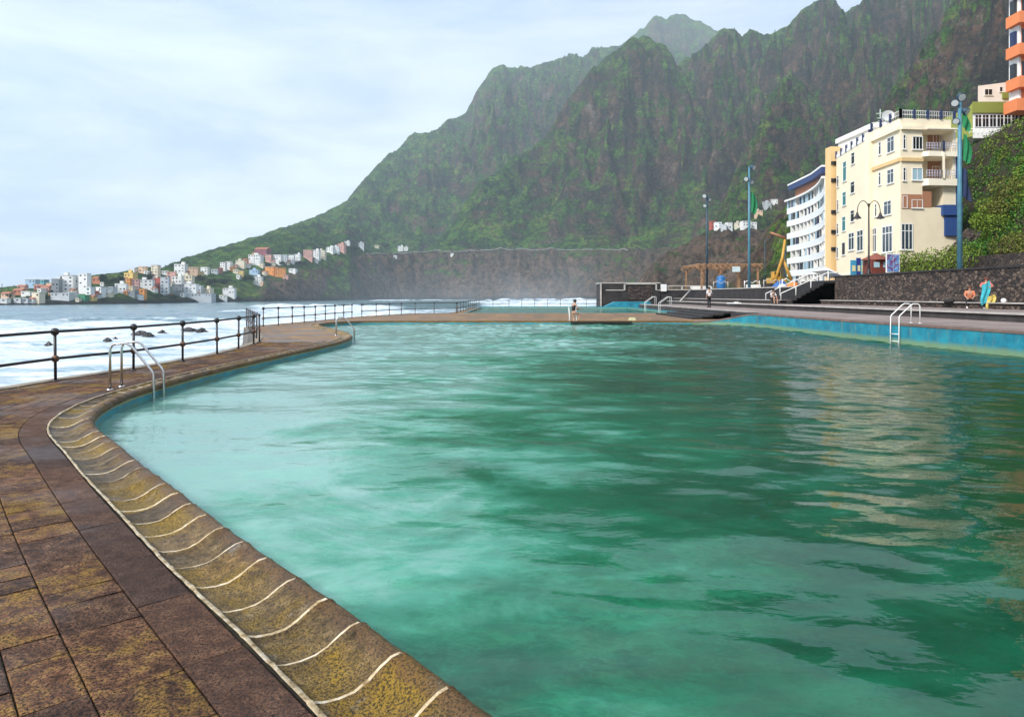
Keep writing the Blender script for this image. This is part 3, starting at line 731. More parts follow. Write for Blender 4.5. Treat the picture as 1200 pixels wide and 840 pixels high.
def ladder(x, y, tx, ty, px, py, zd, zw, label, steps=3, h=.78, mat=STEEL, wdt=.42, reach=.70, group='metal ladders of the pools', deep=1.0):
    """tx,ty along the edge; px,py towards the water"""
    root = empty('pool_ladder', (x, y, zd), label, 'pool ladder', group)
    for sgn in (-1, 1):
        o = Vector((x+tx*wdt/2*sgn, y+ty*wdt/2*sgn, 0)); p = Vector((px, py, 0))
        pts = [o+Vector((0,0,zd-.02)), o+Vector((0,0,zd+h-.10)), o+p*.03+Vector((0,0,zd+h-.03)), o+p*.10+Vector((0,0,zd+h)), o+p*.26+Vector((0,0,zd+h)), o+p*.34+Vector((0,0,zd+h-.04)), o+p*(reach-.04)+Vector((0,0,zd+h*.42)), o+p*reach+Vector((0,0,zd+h*.34)), o+p*(reach+.02)+Vector((0,0,zw-deep))]
        b = MB(); b.tube(pts, .021, 10, 0); b.build('handrail', mat, root)
        b = MB(); b.lathe((o.x,o.y,zd), [(.055,0),(.055,.012),(.03,.02)], 14); b.build('foot_plate', mat, root)
    for i in range(steps):
        zz = zw-.05-.26*i if zd < .3 else zw+.35-.27*i
        b = MB(); c = Vector((x+px*(reach+.02), y+py*(reach+.02), zz)); 
        b.tube([c-Vector((tx,ty,0))*wdt/2, c+Vector((tx,ty,0))*wdt/2], .018, 8); b.build('step', mat, root)
    return root
s0 = s_of(-6.62, 11.5); x, y, tx, ty = at(s0, -.18); ladder(x-.02, y+.35, tx, ty, ty, -tx, .0, WZ, 'near steel ladder with two bent handrails at the left bend of the coping')
x, y, tx, ty = at(s_of(-6.95, 27.2), -.1); ladder(x, y, tx, ty, ty, -tx, .0, WZ, 'steel ladder on the jutting bulge of the deck', h=.72)
x, y, tx, ty = at(s_of(14.75, 25.6), -.25); ladder(x, y, tx, ty, ty, -tx, .56, WZ, 'white ladder on the blue wall at the right of the pool', h=.72, mat=WHITE, wdt=.5, steps=4, reach=.8)
ladder(3.75, 42.75, 1, 0, 0, -1, 0.0, WZ, 'ladder at the far walkway being used by the woman in black', h=.85, mat=WHITE, reach=.85)
ladder(15.35, 73, 0, 1, -1, 0, .5, -.12, 'farther of the two white ladders at the rear pool', h=.95, mat=WHITE, wdt=.7, reach=1.1)
ladder(15.35, 66, 0, 1, -1, 0, .5, -.12, 'nearer of the two white ladders at the rear pool', h=.95, mat=WHITE, wdt=.7, reach=1.1)
# recess in the far wall at the woman's ladder, darker step stones
b = MB(); b.box2((3.6,41.62,-.12),(7.3,42.0,.01)); b.build('recess_step', GROUT, kind='structure')
b = MB(); b.box2((7.2,41.9,.05),(7.6,42.15,.16)); b.box((7.4,42.02,.2),(.32,.2,.06))
tag(b.build('folded_towel', paint('pale_yellow_cloth', (.75,.72,.42), .9)), 'small pale yellow towel lying on the far pool edge', 'towel')

# ================================================================== RIGHT-HAND TERRACES
m = M('dark_volcanic_wall', .85)
v = m.pos(); vo = m.voro(m.pos((1,1,1.5)), 3.6); voc = m.voro(m.pos((1,1,1.5)), 3.6, out='Color'); nn = m.noise(v, 3, 6, .7)
gs = m.n('ShaderNodeSeparateColor'); m.l(voc, gs.inputs[0])
c = m.ramp(gs.outputs[0], [(0, (.020,.015,.015)), (.6, (.062,.042,.034)), (1, (.15,.11,.085))])
ed = m.voro(m.pos((1,1,1.5)), 3.6, 'DISTANCE_TO_EDGE'); c = m.mix(m.ramp(ed, [(.02, .85), (.09, 0.)]), c, (.012,.010,.010))
c = m.mix(m.ramp(nn, [(.55, 0.), (.75, .5)]), c, (.14,.105,.085)); m.color(c)
m.normal(m.bump(m.ramp(ed, [(0, 0.), (.12, 1.)]), .9, .08, m.bump(nn, .6, .03))); RUBBLE = m.mat
BLACK = paint('black_basalt_render', (.030,.027,.028), .8, .5, 1.2, .4, dirt=(.012,.011,.012))
CAP = paint('pale_cap_stone', (.48,.45,.42), .8, .35, 1.5, .3)
DGREY = paint('grey_terrace_floor', (.26,.20,.18), .7, .4, .8, .4)
RISER = paint('dark_riser', (.055,.048,.048), .85, .5, 1.5, .4)
def slabbox(name, a, b_, mt): b = MB(); b.box2(a, b_); return b.build(name, mt, kind='structure')
# lower terrace z .55 between the kerb and x=19.6, as a polygon following the kerb
lp = [tuple(float(q) for q in at(s, -.1)[:2]) for s in np.linspace(s_of(14.2,38.4), S_LAST, 40)]
b = MB(); b.prism([(15.0,80),(15.0,42.6),(14.6,39.5)]+lp[1:]+[(19.6,-3),(19.6,80)], .1, .55); b.build('lower_terrace', DGREY, kind='structure')
slabbox('terrace_riser', (14.9,42.7,-.4), (15.02,80,.52), RISER)
slabbox('terrace_edge_stone', (14.95,42.7,.52), (15.25,80,.57), CAP)
slabbox('terrace_riser', (19.6,-3,.3), (21.4,86,.84), RISER)
slabbox('terrace_edge_stone', (19.5,-3,.84), (20.1,86,.90), CAP)
slabbox('upper_terrace', (20.1,-3,.7), (26.2,86,.885), DGREY)
slabbox('terrace_riser', (21.4,55.5,.8), (24.3,90,1.17), RISER)
slabbox('terrace_edge_stone', (21.3,55.5,1.17), (21.8,90,1.22), CAP)
slabbox('upper_terrace', (21.8,55.5,1.0), (24.3,90,1.205), DGREY)
# bench ledge at foot of the rubble wall
b = MB(); b.box2((24.9,-3,.88),(26.05,55,1.17)); tag(b.build('stone_bench', RUBBLE), 'long low stone bench running along the foot of the dark rubble wall', 'bench')
b = MB(); b.box2((24.8,-3,1.17),(26.05,55,1.22)); o = b.build('seat', CAP); o.parent = bpy.data.objects['stone_bench']
# big rubble wall
wallr = empty('rubble_wall', (26,20,.9), 'tall dark volcanic rubble retaining wall behind the right-hand terrace', 'wall')
b = MB(); b.box2((26.0,-3,.9),(26.6,55,3.05)); b.build('wall', RUBBLE, wallr)
b = MB(); b.box2((25.93,-3,3.05),(26.7,55.05,3.16)); b.build('cap', BLACK, wallr)
wl2 = empty('promenade_wall', (24.3,70,1.2), 'dark rendered wall under the pergola promenade', 'wall')
b = MB(); b.box2((24.3,59.5,1.1),(24.7,96,2.28)); b.build('wall', BLACK, wl2)
b = MB(); b.box2((24.2,59.5,2.28),(24.8,96,2.38)); b.build('cap', CAP, wl2)
# promenade surface
PROM = paint('promenade_paving', (.26,.24,.22), .8, .3, .5, .3)
b = MB(); b.prism([(26.6,-3),(70,-3),(70,128),(52,128),(26.6,55)], 2.4, 2.98); b.prism([(24.7,62),(27.5,57.2),(56,128),(24.7,128)], 1.0, 2.28); b.build('promenade', PROM, kind='structure')
# black stairs between the two walls
st = empty('stone_steps', (25.5,57.5,.9), 'wide flight of black steps with white handrails beside the rubble wall', 'stairs')
n = 9
b = MB()
for i in range(n): b.box2((22.3+i*.36,55.15,.88),(26.2,59.4,.98+.2*(i+1)))
b.build('steps', BLACK, st)
for yy in (55.6, 58.9):
    b = MB(); b.tube([(21.9,yy,.9),(21.9,yy,1.75),(25.6,yy,3.4),(26.6,yy,3.4)], .035, 8, 0)
    for q in (.33,.66): b.tube([(21.9+3.7*q,yy,.95+1.3*q),(21.9+3.7*q,yy,1.75+1.65*q)], .03, 8)
    b.build('handrail', WHITE, st)
# black wedge of steps going down from the lower terrace to the far walkway
st = empty('stone_steps', (13.3,50,0), 'low wedge of black steps down to the walkway at the right end of the pool', 'stairs')
b = MB()
for i in range(4): b.box2((12.0+.7*i,45.5,.0),(14.9,57-.9*i,.125*(i+1)))
b.build('steps', BLACK, st)
# sloping ramp of the far right corner
b = MB(); b.add([(14.2,38.4,.556),(15.0,39.6,.556),(15.0,44.5,.02),(11.6,42.35,.02),(13.0,41.5,.12),(13.75,40.2,.35)], [(0,1,2,3,4,5)]); b.build('corner_ramp', KERB, kind='structure')
b = MB(); b.prism([(14.2,38.4),(15.2,38.4),(15.2,42.8),(14.3,42.8),(13.2,41.2)], -.2, .54); b.build('lower_terrace', BLACK, kind='structure')

# ---- black block with white outlines beside the rear pool
bk_ = empty('block_building', (16.3,99,0), 'low black flat block with pale outlines behind the rear pool', 'building')
b = MB(); b.box2((12.6,96.2,-.3),(20.9,102,3.25)); b.build('wall', BLACK, bk_)
b = MB(); b.box2((12.5,96.1,3.25),(20.9,102.1,3.4)); b.box2((12.42,96.05,.02),(12.62,96.25,3.4)); b.build('roof_edge', CAP, bk_)
b = MB(); b.box2((15.75,96.02,2.3),(15.95,96.18,3.25)); b.box2((20.2,96.02,2.3),(20.4,96.18,3.25)); b.box2((15.75,96.02,3.12),(20.4,96.17,3.25)); b.box2((13.2,96.08,2.25),(15.75,96.19,2.38)); b.box2((20.4,96.08,2.25),(21.4,96.19,2.38)); b.build('outline_band', CAP, bk_)
b = MB(); b.box2((16.4,96.12,1.0),(19.8,96.19,2.9)); b.build('rubble_panel', RUBBLE, bk_)
lw = empty('low_wall', (25,96,0), 'long low black wall with two white rails running right from the black block', 'wall')
b = MB(); b.box2((21,96.3,-.2),(25.2,101.5,2.3)); b.box2((25.2,96.3,1),(28,101.5,2.3)); b.build('wall', BLACK, lw)
b = MB(); b.box2((21.0,96.22,2.30),(28,96.5,2.42)); b.box2((21.6,96.24,2.86),(28,96.4,2.98)); [b.box2((21.9+i*2.0,96.26,2.42),(22.1+i*2.0,96.38,2.9)) for i in range(4)]; b.build('rail', CAP, lw)
b = MB(); b.box2((20.95,96.0,2.15),(21.75,96.6,3.15)); tag(b.build('utility_cabinet', WHITE), 'white cabinet on the wall at the right end of the black block', 'cabinet')
b = MB(); b.box2((25.3,96.1,2.42),(28.2,96.9,2.85)); tag(b.build('planter_box', WHITE), 'low white planter box left of the pergola', 'planter')
# raised turquoise end wall of rear pool
b = MB(); b.add([(11.8,88.4,0),(18.0,88.4,0),(18.0,88.4,.75),(13.4,88.4,.75),(11.8,90.4,0),(18,90.4,0),(18,90.4,.75),(13.4,90.4,.75)], [(0,1,2,3),(3,2,6,7),(0,3,7,4),(4,7,6,5)]); b.build('pool_end_wall', TURQ, kind='structure')
b = MB(); b.tube([(19.7,80,.9),(24.4,93,2.4)], .10, 6); tag(b.build('ramp_handrail', CAP), 'pale sloping handrail of the ramp beside the dark wall', 'handrail')
# ================================================================== HOTEL AND BUILDINGS
def wallmat(name, c, var=.12):
    m = M(name, .8); v = m.pos(); n = m.noise(v, .35, 6, .6); n2 = m.noise(m.pos((1,1,.12)), 2.2, 5, .7)
    cc = m.ramp(n, [(.35, tuple(k*(1-var) for k in c)), (.65, c)])
    cc = m.mix(m.ramp(n2, [(.60, 0.), (.78, .30)]), cc, tuple(k*.62 for k in c)); m.color(cc); m.normal(m.bump(m.noise(v, 9, 4), .25, .02)); return m.mat
CREAM = wallmat('cream_render', (.86,.75,.55)); OCHRE = wallmat('ochre_render', (.72,.50,.24)); WREND = wallmat('white_render', (.80,.79,.76))
PALECREAM = wallmat('pale_cream_render', (.88,.80,.64)); BLUE = wallmat('blue_render', (.016,.06,.22)); BRICKP = wallmat('terracotta_render', (.40,.18,.10))
GLASS = M('window_glass', .08, (.035,.055,.075), 0, .8).mat; DGLASS = M('dark_window_glass', .15, (.010,.012,.016), 0, .6).mat
BGLASS = M('pale_blue_blind', .4, (.33,.47,.55)).mat; TGLASS = M('teal_glass', .1, (.05,.20,.22), 0, .7).mat
FRAME = M('window_frame_white', .5, (.78,.78,.76)).mat; NAVY = paint('navy_paint', (.012,.025,.09), .5, .2)
ORANGE = wallmat('orange_render', (.72,.22,.08)); OLIVE = wallmat('olive_render', (.24,.27,.05)); 

class Plane:
    """vertical facade through two ground points seen at pixel columns xa, xb"""
    def __init__(s, A, B): s.A = Vector((A[0],A[1],0)); s.B = Vector((B[0],B[1],0)); s.t = (s.B-s.A).normalized(); s.nrm = Vector((s.t.y,-s.t.x,0))
    def hit(s, x, y):
        k = (x-CX)/F; dx, dy = s.B.x-s.A.x, s.B.y-s.A.y
        q = (k*s.A.y-s.A.x)/(dx-k*dy); p = s.A+(s.B-s.A)*q
        return Vector((p.x, p.y, EYE+(HZ-y)/F*p.y))
def obox(b, pl, p, q, z0, z1, d0, d1, m=0):
    """box on a facade from point p to q (xy), between offsets d0 and d1 along the outward normal"""
    a = Vector((p.x,p.y,0)); c = Vector((q.x,q.y,0)); n = pl.nrm
    vs = [a+n*d0, c+n*d0, c+n*d1, a+n*d1]
    vv = [(v.x,v.y,z0) for v in vs]+[(v.x,v.y,z1) for v in vs]
    b.add(vv, [(3,2,1,0),(4,5,6,7),(0,1,5,4),(1,2,6,5),(2,3,7,6),(3,0,4,7)], m)
def window(pl, parent, x0, y0, x1, y1, glass=GLASS, mull=1, trans=0, sill=True, fw=.07, frame=FRAME):
    a = pl.hit(x0, (y0+y1)/2); c = pl.hit(x1, (y0+y1)/2)
    mid = (a+c)/2; z1 = EYE+(HZ-y0)/F*mid.y; z0 = EYE+(HZ-y1)/F*mid.y
    win = MB(); 
    obox(win, pl, a, c, z0, z1, .006, .035)
    w_ = win.build('window', DGLASS if glass is DGLASS else glass, parent)
    f = MB(); L_ = (c-a); L_.z = 0; n = L_.normalized()
    obox(f, pl, a, a+n*fw, z0, z1, .0, .09); obox(f, pl, c-n*fw, c, z0, z1, .0, .09)
    obox(f, pl, a+n*fw, c-n*fw, z1-fw, z1, .0, .09); obox(f, pl, a+n*fw, c-n*fw, z0, z0+fw, .0, .09)
    for i in range(mull):
        g = a+L_*((i+1)/(mull+1)); obox(f, pl, g-n*fw*.4, g+n*fw*.4, z0+fw, z1-fw, .01, .07)
    for i in range(trans):
        zz = z1-(z1-z0)*(.28 if trans == 1 else (i+1)/(trans+1)); obox(f, pl, a+n*fw, c-n*fw, zz-fw*.4, zz+fw*.4, .012, .065)
    f.build('frame', frame, w_)
    if sill:
        s_ = MB(); obox(s_, pl, a-n*.1, c+n*.1, z0-.09, z0-.005, .0, .16); s_.build('sill', WREND, w_)
    return w_

A0 = (49.9,105.0); A1 = (47.75,91.2); B0 = (47.95,91.0); B1 = (47.8,84.0); C1 = (50.7,84.35); D1 = (55.2,84.9)
hotel = empty('hotel', (52,92,2.9), 'large cream corner hotel with navy roof railing behind the promenade wall', 'hotel')
pa = Plane(A0, A1); pb = Plane(B0, B1); pc = Plane(B1, C1); pd = Plane(C1, D1)
ZR = 23.6
b = MB(); b.prism([A0, A1, (60,91.5), (60,105)], 2.5, 22.6, 0); b.prism([B0, B1, C1, (54.6,84.9), (54.6,91.0)][::-1], 22.15, ZR-.2)
b.prism([B0, B1, C1, (50.75,91.0)], 2.5, 22.15); b.prism([(50.75,87.4),(55.3,87.4),(55.3,91.0),(50.75,91.0)], 2.5, 22.15)
b.build('wall', CREAM, hotel)
# front with stepped terraces at the balconies
def pz(y, Y): return EYE+(HZ-y)/F*Y
b = MB(); b.prism([C1, D1, (55.3,87.4), (50.7,87.4)], 2.5, pz(243, 84.5)); b.build('wall', CREAM, hotel)      # lower front
b = MB(); b.prism([(53.5,84.72), D1, (55.25,87.4), (53.5,87.4)], pz(243,84.6), pz(218, 84.6)); b.build('wall', CREAM, hotel)
b = MB(); b.prism([(54.85,84.86), D1, (55.25,87.4), (54.85,87.4)], pz(218,84.6), pz(150,84.6)); b.build('wall', PALECREAM, hotel)
for y0, y1, nm in ((178,184,'a'), (210,218,'b')):
    b = MB(); b.prism([C1, (51.2,83.9), (55.0,84.2), (54.85,87.4), (50.75,87.4)], pz(y1,84.5), pz(y0,84.5)); bl = b.build('balcony', PALECREAM, hotel)
    b = MB(); pr = [(51.0,83.95),(53.0,83.95),(55.0,84.25)]
    for (u0,u1) in zip(pr[:-1], pr[1:]):
        for q in range(7):
            t = q/6; xx = u0[0]+(u1[0]-u0[0])*t; yy = u0[1]+(u1[1]-u0[1])*t; b.tube([(xx,yy,pz(y0,84.5)),(xx,yy,pz(y0,84.5)+1.0)], .03, 5)
        for k in (.35,.65,1.0): b.tube([(u0[0],u0[1],pz(y0,84.5)+k),(u1[0],u1[1],pz(y0,84.5)+k)], .03, 5)
    b.build('balcony_rail', M('rail_lilac', .5, (.45,.47,.58)).mat, bl)
    b = MB(); b.box2((53.0,83.9,pz(y0,84.5)),(53.22,84.05,pz(y0,84.5)+(1.25 if nm=='a' else 3.2))); b.build('balcony_post', NAVY if nm == 'a' else PALECREAM, bl)
b = MB(); b.prism([(51.0,83.7),(54.9,84.0),(54.9,87.0),(51.0,87.0)], pz(152.5,84.3), pz(150.8,84.3)); b.build('balcony_awning', PALECREAM, hotel)
pr_ = Plane((50.75,87.38),(55.3,87.38))
window(pr_, hotel, 1093, 158, 1101, 175, DGLASS, 1); window(pr_, hotel, 1092, 195, 1101, 212, DGLASS, 1)
for ya, yb_ in ((176,154),(210,188)): b = MB(); obox(b, pr_, Vector((53.2,87.38,0)), Vector((54.8,87.38,0)), pz(ya,87.4), pz(yb_,87.4), .0, .05); b.build('balcony_back_wall', BRICKP, hotel)
# terrace recess, terracotta back wall
b = MB(); obox(b, pc, Vector((47.95,84.0,0)), Vector((50.6,84.3,0)), pz(245,84.2), pz(228,84.2), .01, .03); obox(b, pd, Vector((50.7,84.35,0)), Vector((51.9,84.5,0)), pz(243,84.2), pz(224,84.2), .01, .03); b.build('recess_wall', BRICKP, hotel)
window(pc, hotel, 1057.5, 229.5, 1063, 244, BGLASS, 0, sill=False); window(pc, hotel, 1068, 234, 1081, 244, GLASS, 1)
window(pc, hotel, 1057.8, 158, 1061.2, 175, DGLASS, 0, 1); window(pc, hotel, 1069, 160, 1081, 175.5, DGLASS, 2)
window(pc, hotel, 1057.8, 196.5, 1061.2, 212, DGLASS, 0, 1); window(pc, hotel, 1068.5, 197, 1081, 211.5, BGLASS, 1)
window(pc, hotel, 1054.5+1, 262, 1069.5, 293, GLASS, 2, 1, fw=.11)
for r_ in [(1030,166.5,1033,181.5),(1040,160.5,1048.5,178.5),(1030,202,1032.8,217),(1040,198.5,1048,215),(1025.5,239,1028,254),(1036,235.5,1045,252)]:
    window(pb, hotel, *r_, glass=DGLASS if r_[2]-r_[0] < 4 else GLASS, mull=0 if r_[2]-r_[0] < 4 else 1, trans=1)
window(pb, hotel, 1034, 264.5, 1046.5, 296, GLASS, 2, 1, fw=.13); window(pb, hotel, 1021.8, 267, 1028, 296, GLASS, 1, 1, fw=.13)
for r_ in [(1004.5,269.5,1012,294.5),(994.5,272.5,1001.5,293.5)]: window(pa, hotel, *r_, glass=GLASS, mull=1, trans=1, fw=.13)
for r_ in [(997.8,179,1002,192.5),(997,213,1002,226.5),(997,246.5,1001.6,260)]: window(pa, hotel, *r_, glass=DGLASS, mull=0, trans=1)
for r_ in [(988,189.5,992.3,212.5),(987.5,225,992,241),(987,254,991.4,271)]: window(pa, hotel, *r_, glass=TGLASS, mull=0, trans=1)
window(pa, hotel, 986.8, 284, 991, 299, DGLASS, 0)
for r_ in [(981,206,983.4,219.5),(981,234.5,983.2,247.5),(980.6,262,983,274.5),(980.4,290,982.8,302.5)]: window(pa, hotel, *r_, glass=GLASS, mull=0, trans=1)
# belts and roof edge
for pl, p, q, y0, Yq in ((pb, B0, B1, 187, 84), (pb, B0, B1, 150, 84), (pc, B1, C1, 187, 84), (pc, B1, C1, 150, 84)):
    b = MB(); z = pz(y0, Yq); obox(b, pl, Vector((p[0],p[1],0)), Vector((q[0],q[1],0)), z-.22, z+.22, .0, .22 if y0 == 187 else .35); b.build('belt_course', OCHRE if y0 == 187 else CREAM, hotel)
b = MB(); b.prism([(50.75,84.5),(54.3,84.9),(54.3,87.4),(50.75,87.4)], pz(150,84.3), ZR-.2); b.build('wall', CREAM, hotel)
b = MB(); b.prism([(47.35,91.6),(48.3,91.6),(48.3,90.6),(47.35,90.6)], pz(300,91), ZR-.4); b.build('pilaster', CREAM, hotel)
def parapet(p, q, z, n):
    b = MB(); p = Vector((*p,z)); q = Vector((*q,z)); d_ = q-p
    for k in (.45,.95): b.tube([p+Vector((0,0,k)), q+Vector((0,0,k))], .035, 5)
    for i in range(n*6+1): b.tube([p+d_*(i/(n*6)), p+d_*(i/(n*6))+Vector((0,0,.95))], .02, 4)
    b.build('roof_rail', FRAME, hotel)
    for i in range(n+1):
        b = MB(); c = p+d_*(i/n); b.box((c.x,c.y,z+.55),(.26,.26,1.1)); b.build('roof_post', NAVY, hotel)
parapet(B0, B1, ZR-.2, 3); parapet(B1, (55,84.9), ZR-.2, 4); parapet(A0, A1, 22.6, 6)
b = MB(); b.prism([(A0[0]-.05,A0[1]),(A1[0]-.05,A1[1]),(A1[0]+.2,A1[1]),(A0[0]+.2,A0[1])][::-1], 22.62, 23.1); b.build('parapet', WREND, hotel)
b = MB(); b.prism([(52.0,98),(56.8,98),(58.0,108),(51.6,108)], 20, 25.6); b.prism([(51.6,97.6),(57.2,97.6),(58.2,108.3),(51.3,108.3)], 25.6, 26.3); b.build('rooftop_room', WREND, hotel)
b = MB(); b.prism([(49.2,107.2),(51.0,107.2),(50.9,105.6),(49.3,105.6)], 2.5, 24.6); b.build('wall', OCHRE, hotel)
for yy in (192,212,249,264+8,300-8): 
    b = MB(); z = pz(yy,106); b.box((50.1,105.55,z),(1.5,.3,.55)); b.build('vent', DGLASS, hotel)
# blue undercroft on the right and blue side
b = MB(); b.prism([(53.2,84.2),(55.6,84.2),(55.7,86),(53.2,86)], pz(252,84.2), pz(240,84.2)); b.prism([(53.6,84.45),(55.6,84.45),(55.6,86),(53.6,86)], pz(276,84.2), pz(252,84.2)); b.prism([(55.25,84.6),(55.75,84.6),(55.75,90),(55.25,90)], pz(250,84.2), pz(178,84.2)); b.build('blue_wall', BLUE, hotel)
b = MB(); b.prism([(47.7,83.9),(52.2,84.1),(52.2,86),(47.7,86)], 2.5, 4.4); b.prism([(49.9,105.2),(47.5,91.0),(48.5,91.0),(50.5,105.2)], 2.6, 4.9); b.build('plinth', PALECREAM, hotel)
# dish and mast on roof
dish = empty('satellite_dish', (46.4+2.4,89,23.4), 'grey round satellite dish on a mast above the left edge of the cream hotel roof', 'satellite dish')
b = MB(); c = Vector((48.95,88.9,24.9)); dd = Vector((-.35,-.9,.3)).normalized(); u = dd.orthogonal().normalized(); v_ = dd.cross(u)
vs = []; fs = []; 
for i in range(6):
    r_ = .75*i/5
    for j in range(18): a = j/18*6.2832; vs.append(c+u*r_*math.cos(a)+v_*r_*math.sin(a)+dd*(r_*r_*.35))
for i in range(5):
    for j in range(18): fs.append((i*18+j, i*18+(j+1)%18, (i+1)*18+(j+1)%18, (i+1)*18+j))
b.add(vs, fs, 0, True); b.build('dish', paint('dish_grey', (.42,.43,.43), .5), dish)
b = MB(); b.tube([(48.95,89.0,23.2),(48.95,88.95,24.9)], .06, 8); b.tube([c, c+dd*.7], .025, 6); b.build('mast', STEEL, dish)
an = empty('aerial', (48.6,90.3,23.4), 'thin roof aerial left of the satellite dish', 'aerial')
b = MB(); b.tube([(48.7,90.3,23.2),(48.7,90.3,26.2)], .035, 6); b.tube([(48.2,90.3,25.6),(49.3,90.3,25.7)], .03, 5); b.tube([(48.3,90.3,25.0),(49.1,90.3,25.0)], .03, 5); b.build('mast', WHITE, an)

# ---- curved white apartment hotel
ch = empty('apartment_hotel', (52,120,2.9), 'white curved block of long balconies with blue roof fascia, left of the cream hotel', 'hotel')
cv = [(49.15,107.4),(51.0,112.5),(52.4,117.5),(53.4,122.3),(54.05,126.8),(54.35,131),(54.35,135)]
top = pz(236, 135); nfl = 7; fh = (top-3.0)/nfl
cvs = catmull([(a[0],a[1]) for a in cv], 4)
cn = np.gradient(cvs, axis=0); cn /= np.linalg.norm(cn, axis=1)[:,None]; cin = np.stack([cvs[:,0]+1.5*cn[:,1], cvs[:,1]-1.5*cn[:,0]], 1)
poly = [(float(a[0]),float(a[1])) for a in cin]+[(66,135),(66,107.4)]
b = MB(); b.prism(poly[::-1], 2.5, top); b.build('wall', WREND, ch)
rails = paint('balustrade_white', (.80,.83,.84), .5, .1)
for f_ in range(nfl+1):
    z = 3.0+fh*f_; b = MB()
    o_ = 1.7 if f_ == nfl else 0
    pol = [(float(p[0])-(.5 if f_ == nfl else 0), float(p[1])) for p in cvs]+[(56.5,135.1),(50.9,107.0)]
    b.prism(pol[::-1], z-.16, z+.16); sl2 = b.build('balcony_slab', WREND, ch)
    if f_ in (0, nfl): continue
    b = MB(); pts = [Vector((p[0],p[1],0)) for p in cvs]
    for q, r_ in zip(pts[:-1], pts[1:]):
        n_ = Vector(((r_-q).y,-(r_-q).x,0)).normalized()*.0
        b.add([q+Vector((0,0,z+.16)), r_+Vector((0,0,z+.16)), r_+Vector((0,0,z+.95)), q+Vector((0,0,z+.95)), q+Vector((.08,0,z+.16)), r_+Vector((.08,0,z+.16)), r_+Vector((.08,0,z+.95)), q+Vector((.08,0,z+.95))], [(0,1,2,3),(7,6,5,4),(3,2,6,7)])
    b.build('balustrade', rails, sl2)
for i in range(0, len(cvs)-1, 2):
    b = MB(); q = (cvs[i]+cin[i])/2; b.box((q[0],q[1],(3+top)/2),(1.45,.12,top-3),0,math.atan2(cin[i][1]-cvs[i][1],cin[i][0]-cvs[i][0])); b.build('party_wall', WREND, ch)
AWN = [DGLASS, GLASS, BGLASS, NAVY, GLASS, BGLASS, TGLASS, BGLASS]
for f_ in range(nfl):
    z = 3.0+fh*f_
    for i in range(len(cvs)-1):
        q, r_ = cvs[i], cvs[i+1]; qi, ri = cin[i], cin[i+1]; pl = Plane(ri, qi)
        a = Vector((qi[0],qi[1],0)); c = Vector((ri[0],ri[1],0)); 
        b = MB(); obox(b, pl, c+(a-c)*.12, c+(a-c)*.88, z+.2, z+fh-.35, .0, .05); b.build('window', random.choice([DGLASS, GLASS, GLASS, BGLASS]), ch)
        if random.random() < .42:
            b = MB(); a2 = Vector((q[0]+.05,q[1],0)); c2 = Vector((r_[0]+.05,r_[1],0)); pl2 = Plane((r_[0],r_[1]),(q[0],q[1]))
            obox(b, pl2, c2+(a2-c2)*.1, c2+(a2-c2)*.9, z+.98, z+fh-.2, .0, .04); b.build('glazed_screen', random.choice([NAVY, GLASS, BGLASS, BGLASS, WHITE]), ch)
b = MB(); b.prism([(55.2,133),(54.3,122),(53.6,116),(62,116),(62,133)][::-1], top, top+2.0); b.build('rooftop_room', BRICKP, ch)
b = MB(); b.prism([(51.8,114.2),(53.4,122),(54.3,134.2),(62,134.2),(62,114.2)], top+1.95, top+2.9); b.build('roof_fascia', M('blue_fascia', .5, (.025,.05,.15)).mat, ch)
b = MB(); b.prism([(51.7,114.1),(53.3,122),(54.2,134.3),(62.1,134.3),(62.1,114.1)], top+2.9, top+3.2); b.build('roof', WREND, ch)

# ---- buildings on the hill at the right
ol = empty('olive_building', (78,112,24), 'low building with olive band and a long row of gridded windows on the hill edge', 'building')
Yo = 108.
def X_(x, Y): return (x-CX)/F*Y
po = Plane((X_(1140,Yo),Yo),(X_(1290,Yo),Yo))
b = MB(); b.prism([(X_(1140,Yo),Yo),(X_(1290,Yo),Yo),(X_(1290,Yo)+4,Yo+12),(X_(1141,Yo+12),Yo+12)], pz(162,Yo), pz(133,Yo)); b.build('wall', WREND, ol)
b = MB(); b.prism([(X_(1138,Yo),Yo-.3),(X_(1290,Yo),Yo-.3),(X_(1290,Yo)+4,Yo+12.2),(X_(1140,Yo+12),Yo+12.2)], pz(133,Yo), pz(120,Yo)); b.add([(X_(1137,Yo),Yo+.4,pz(160,Yo)),(X_(1140,Yo)-.02,Yo,pz(160,Yo)),(X_(1140,Yo)-.02,Yo,pz(120,Yo)),(X_(1137,Yo),Yo+.4,pz(126,Yo)),(X_(1128,Yo),Yo+9,pz(168,Yo)),(X_(1128,Yo),Yo+9,pz(130,Yo))], [(0,1,2,3),(4,0,3,5)]); b.build('fascia', OLIVE, ol)
for i in range(11):
    x0 = 1142+i*8.6; window(po, ol, x0, 134.5, x0+8.4, 149.5, DGLASS, 1, 1, sill=False, fw=.08)
b = MB()
for i in range(20):
    xx = X_(1136+i*5,Yo-5); b.tube([(xx,Yo-5,pz(158,Yo-5)),(xx,Yo-5,pz(151,Yo-5))], .05, 5)
b.tube([(X_(1136,Yo-5),Yo-5,pz(151,Yo-5)),(X_(1236,Yo-5),Yo-5,pz(151,Yo-5))], .05, 5); b.tube([(X_(1136,Yo-5),Yo-5,pz(154.5,Yo-5)),(X_(1236,Yo-5),Yo-5,pz(154.5,Yo-5))], .04, 5)
tag(b.build('terrace_railing', WHITE), 'pale railing along the terrace edge in front of the olive building', 'railing')
wb = empty('white_house', (84,124,32), 'small white house with dark windows on top of the olive building', 'house')
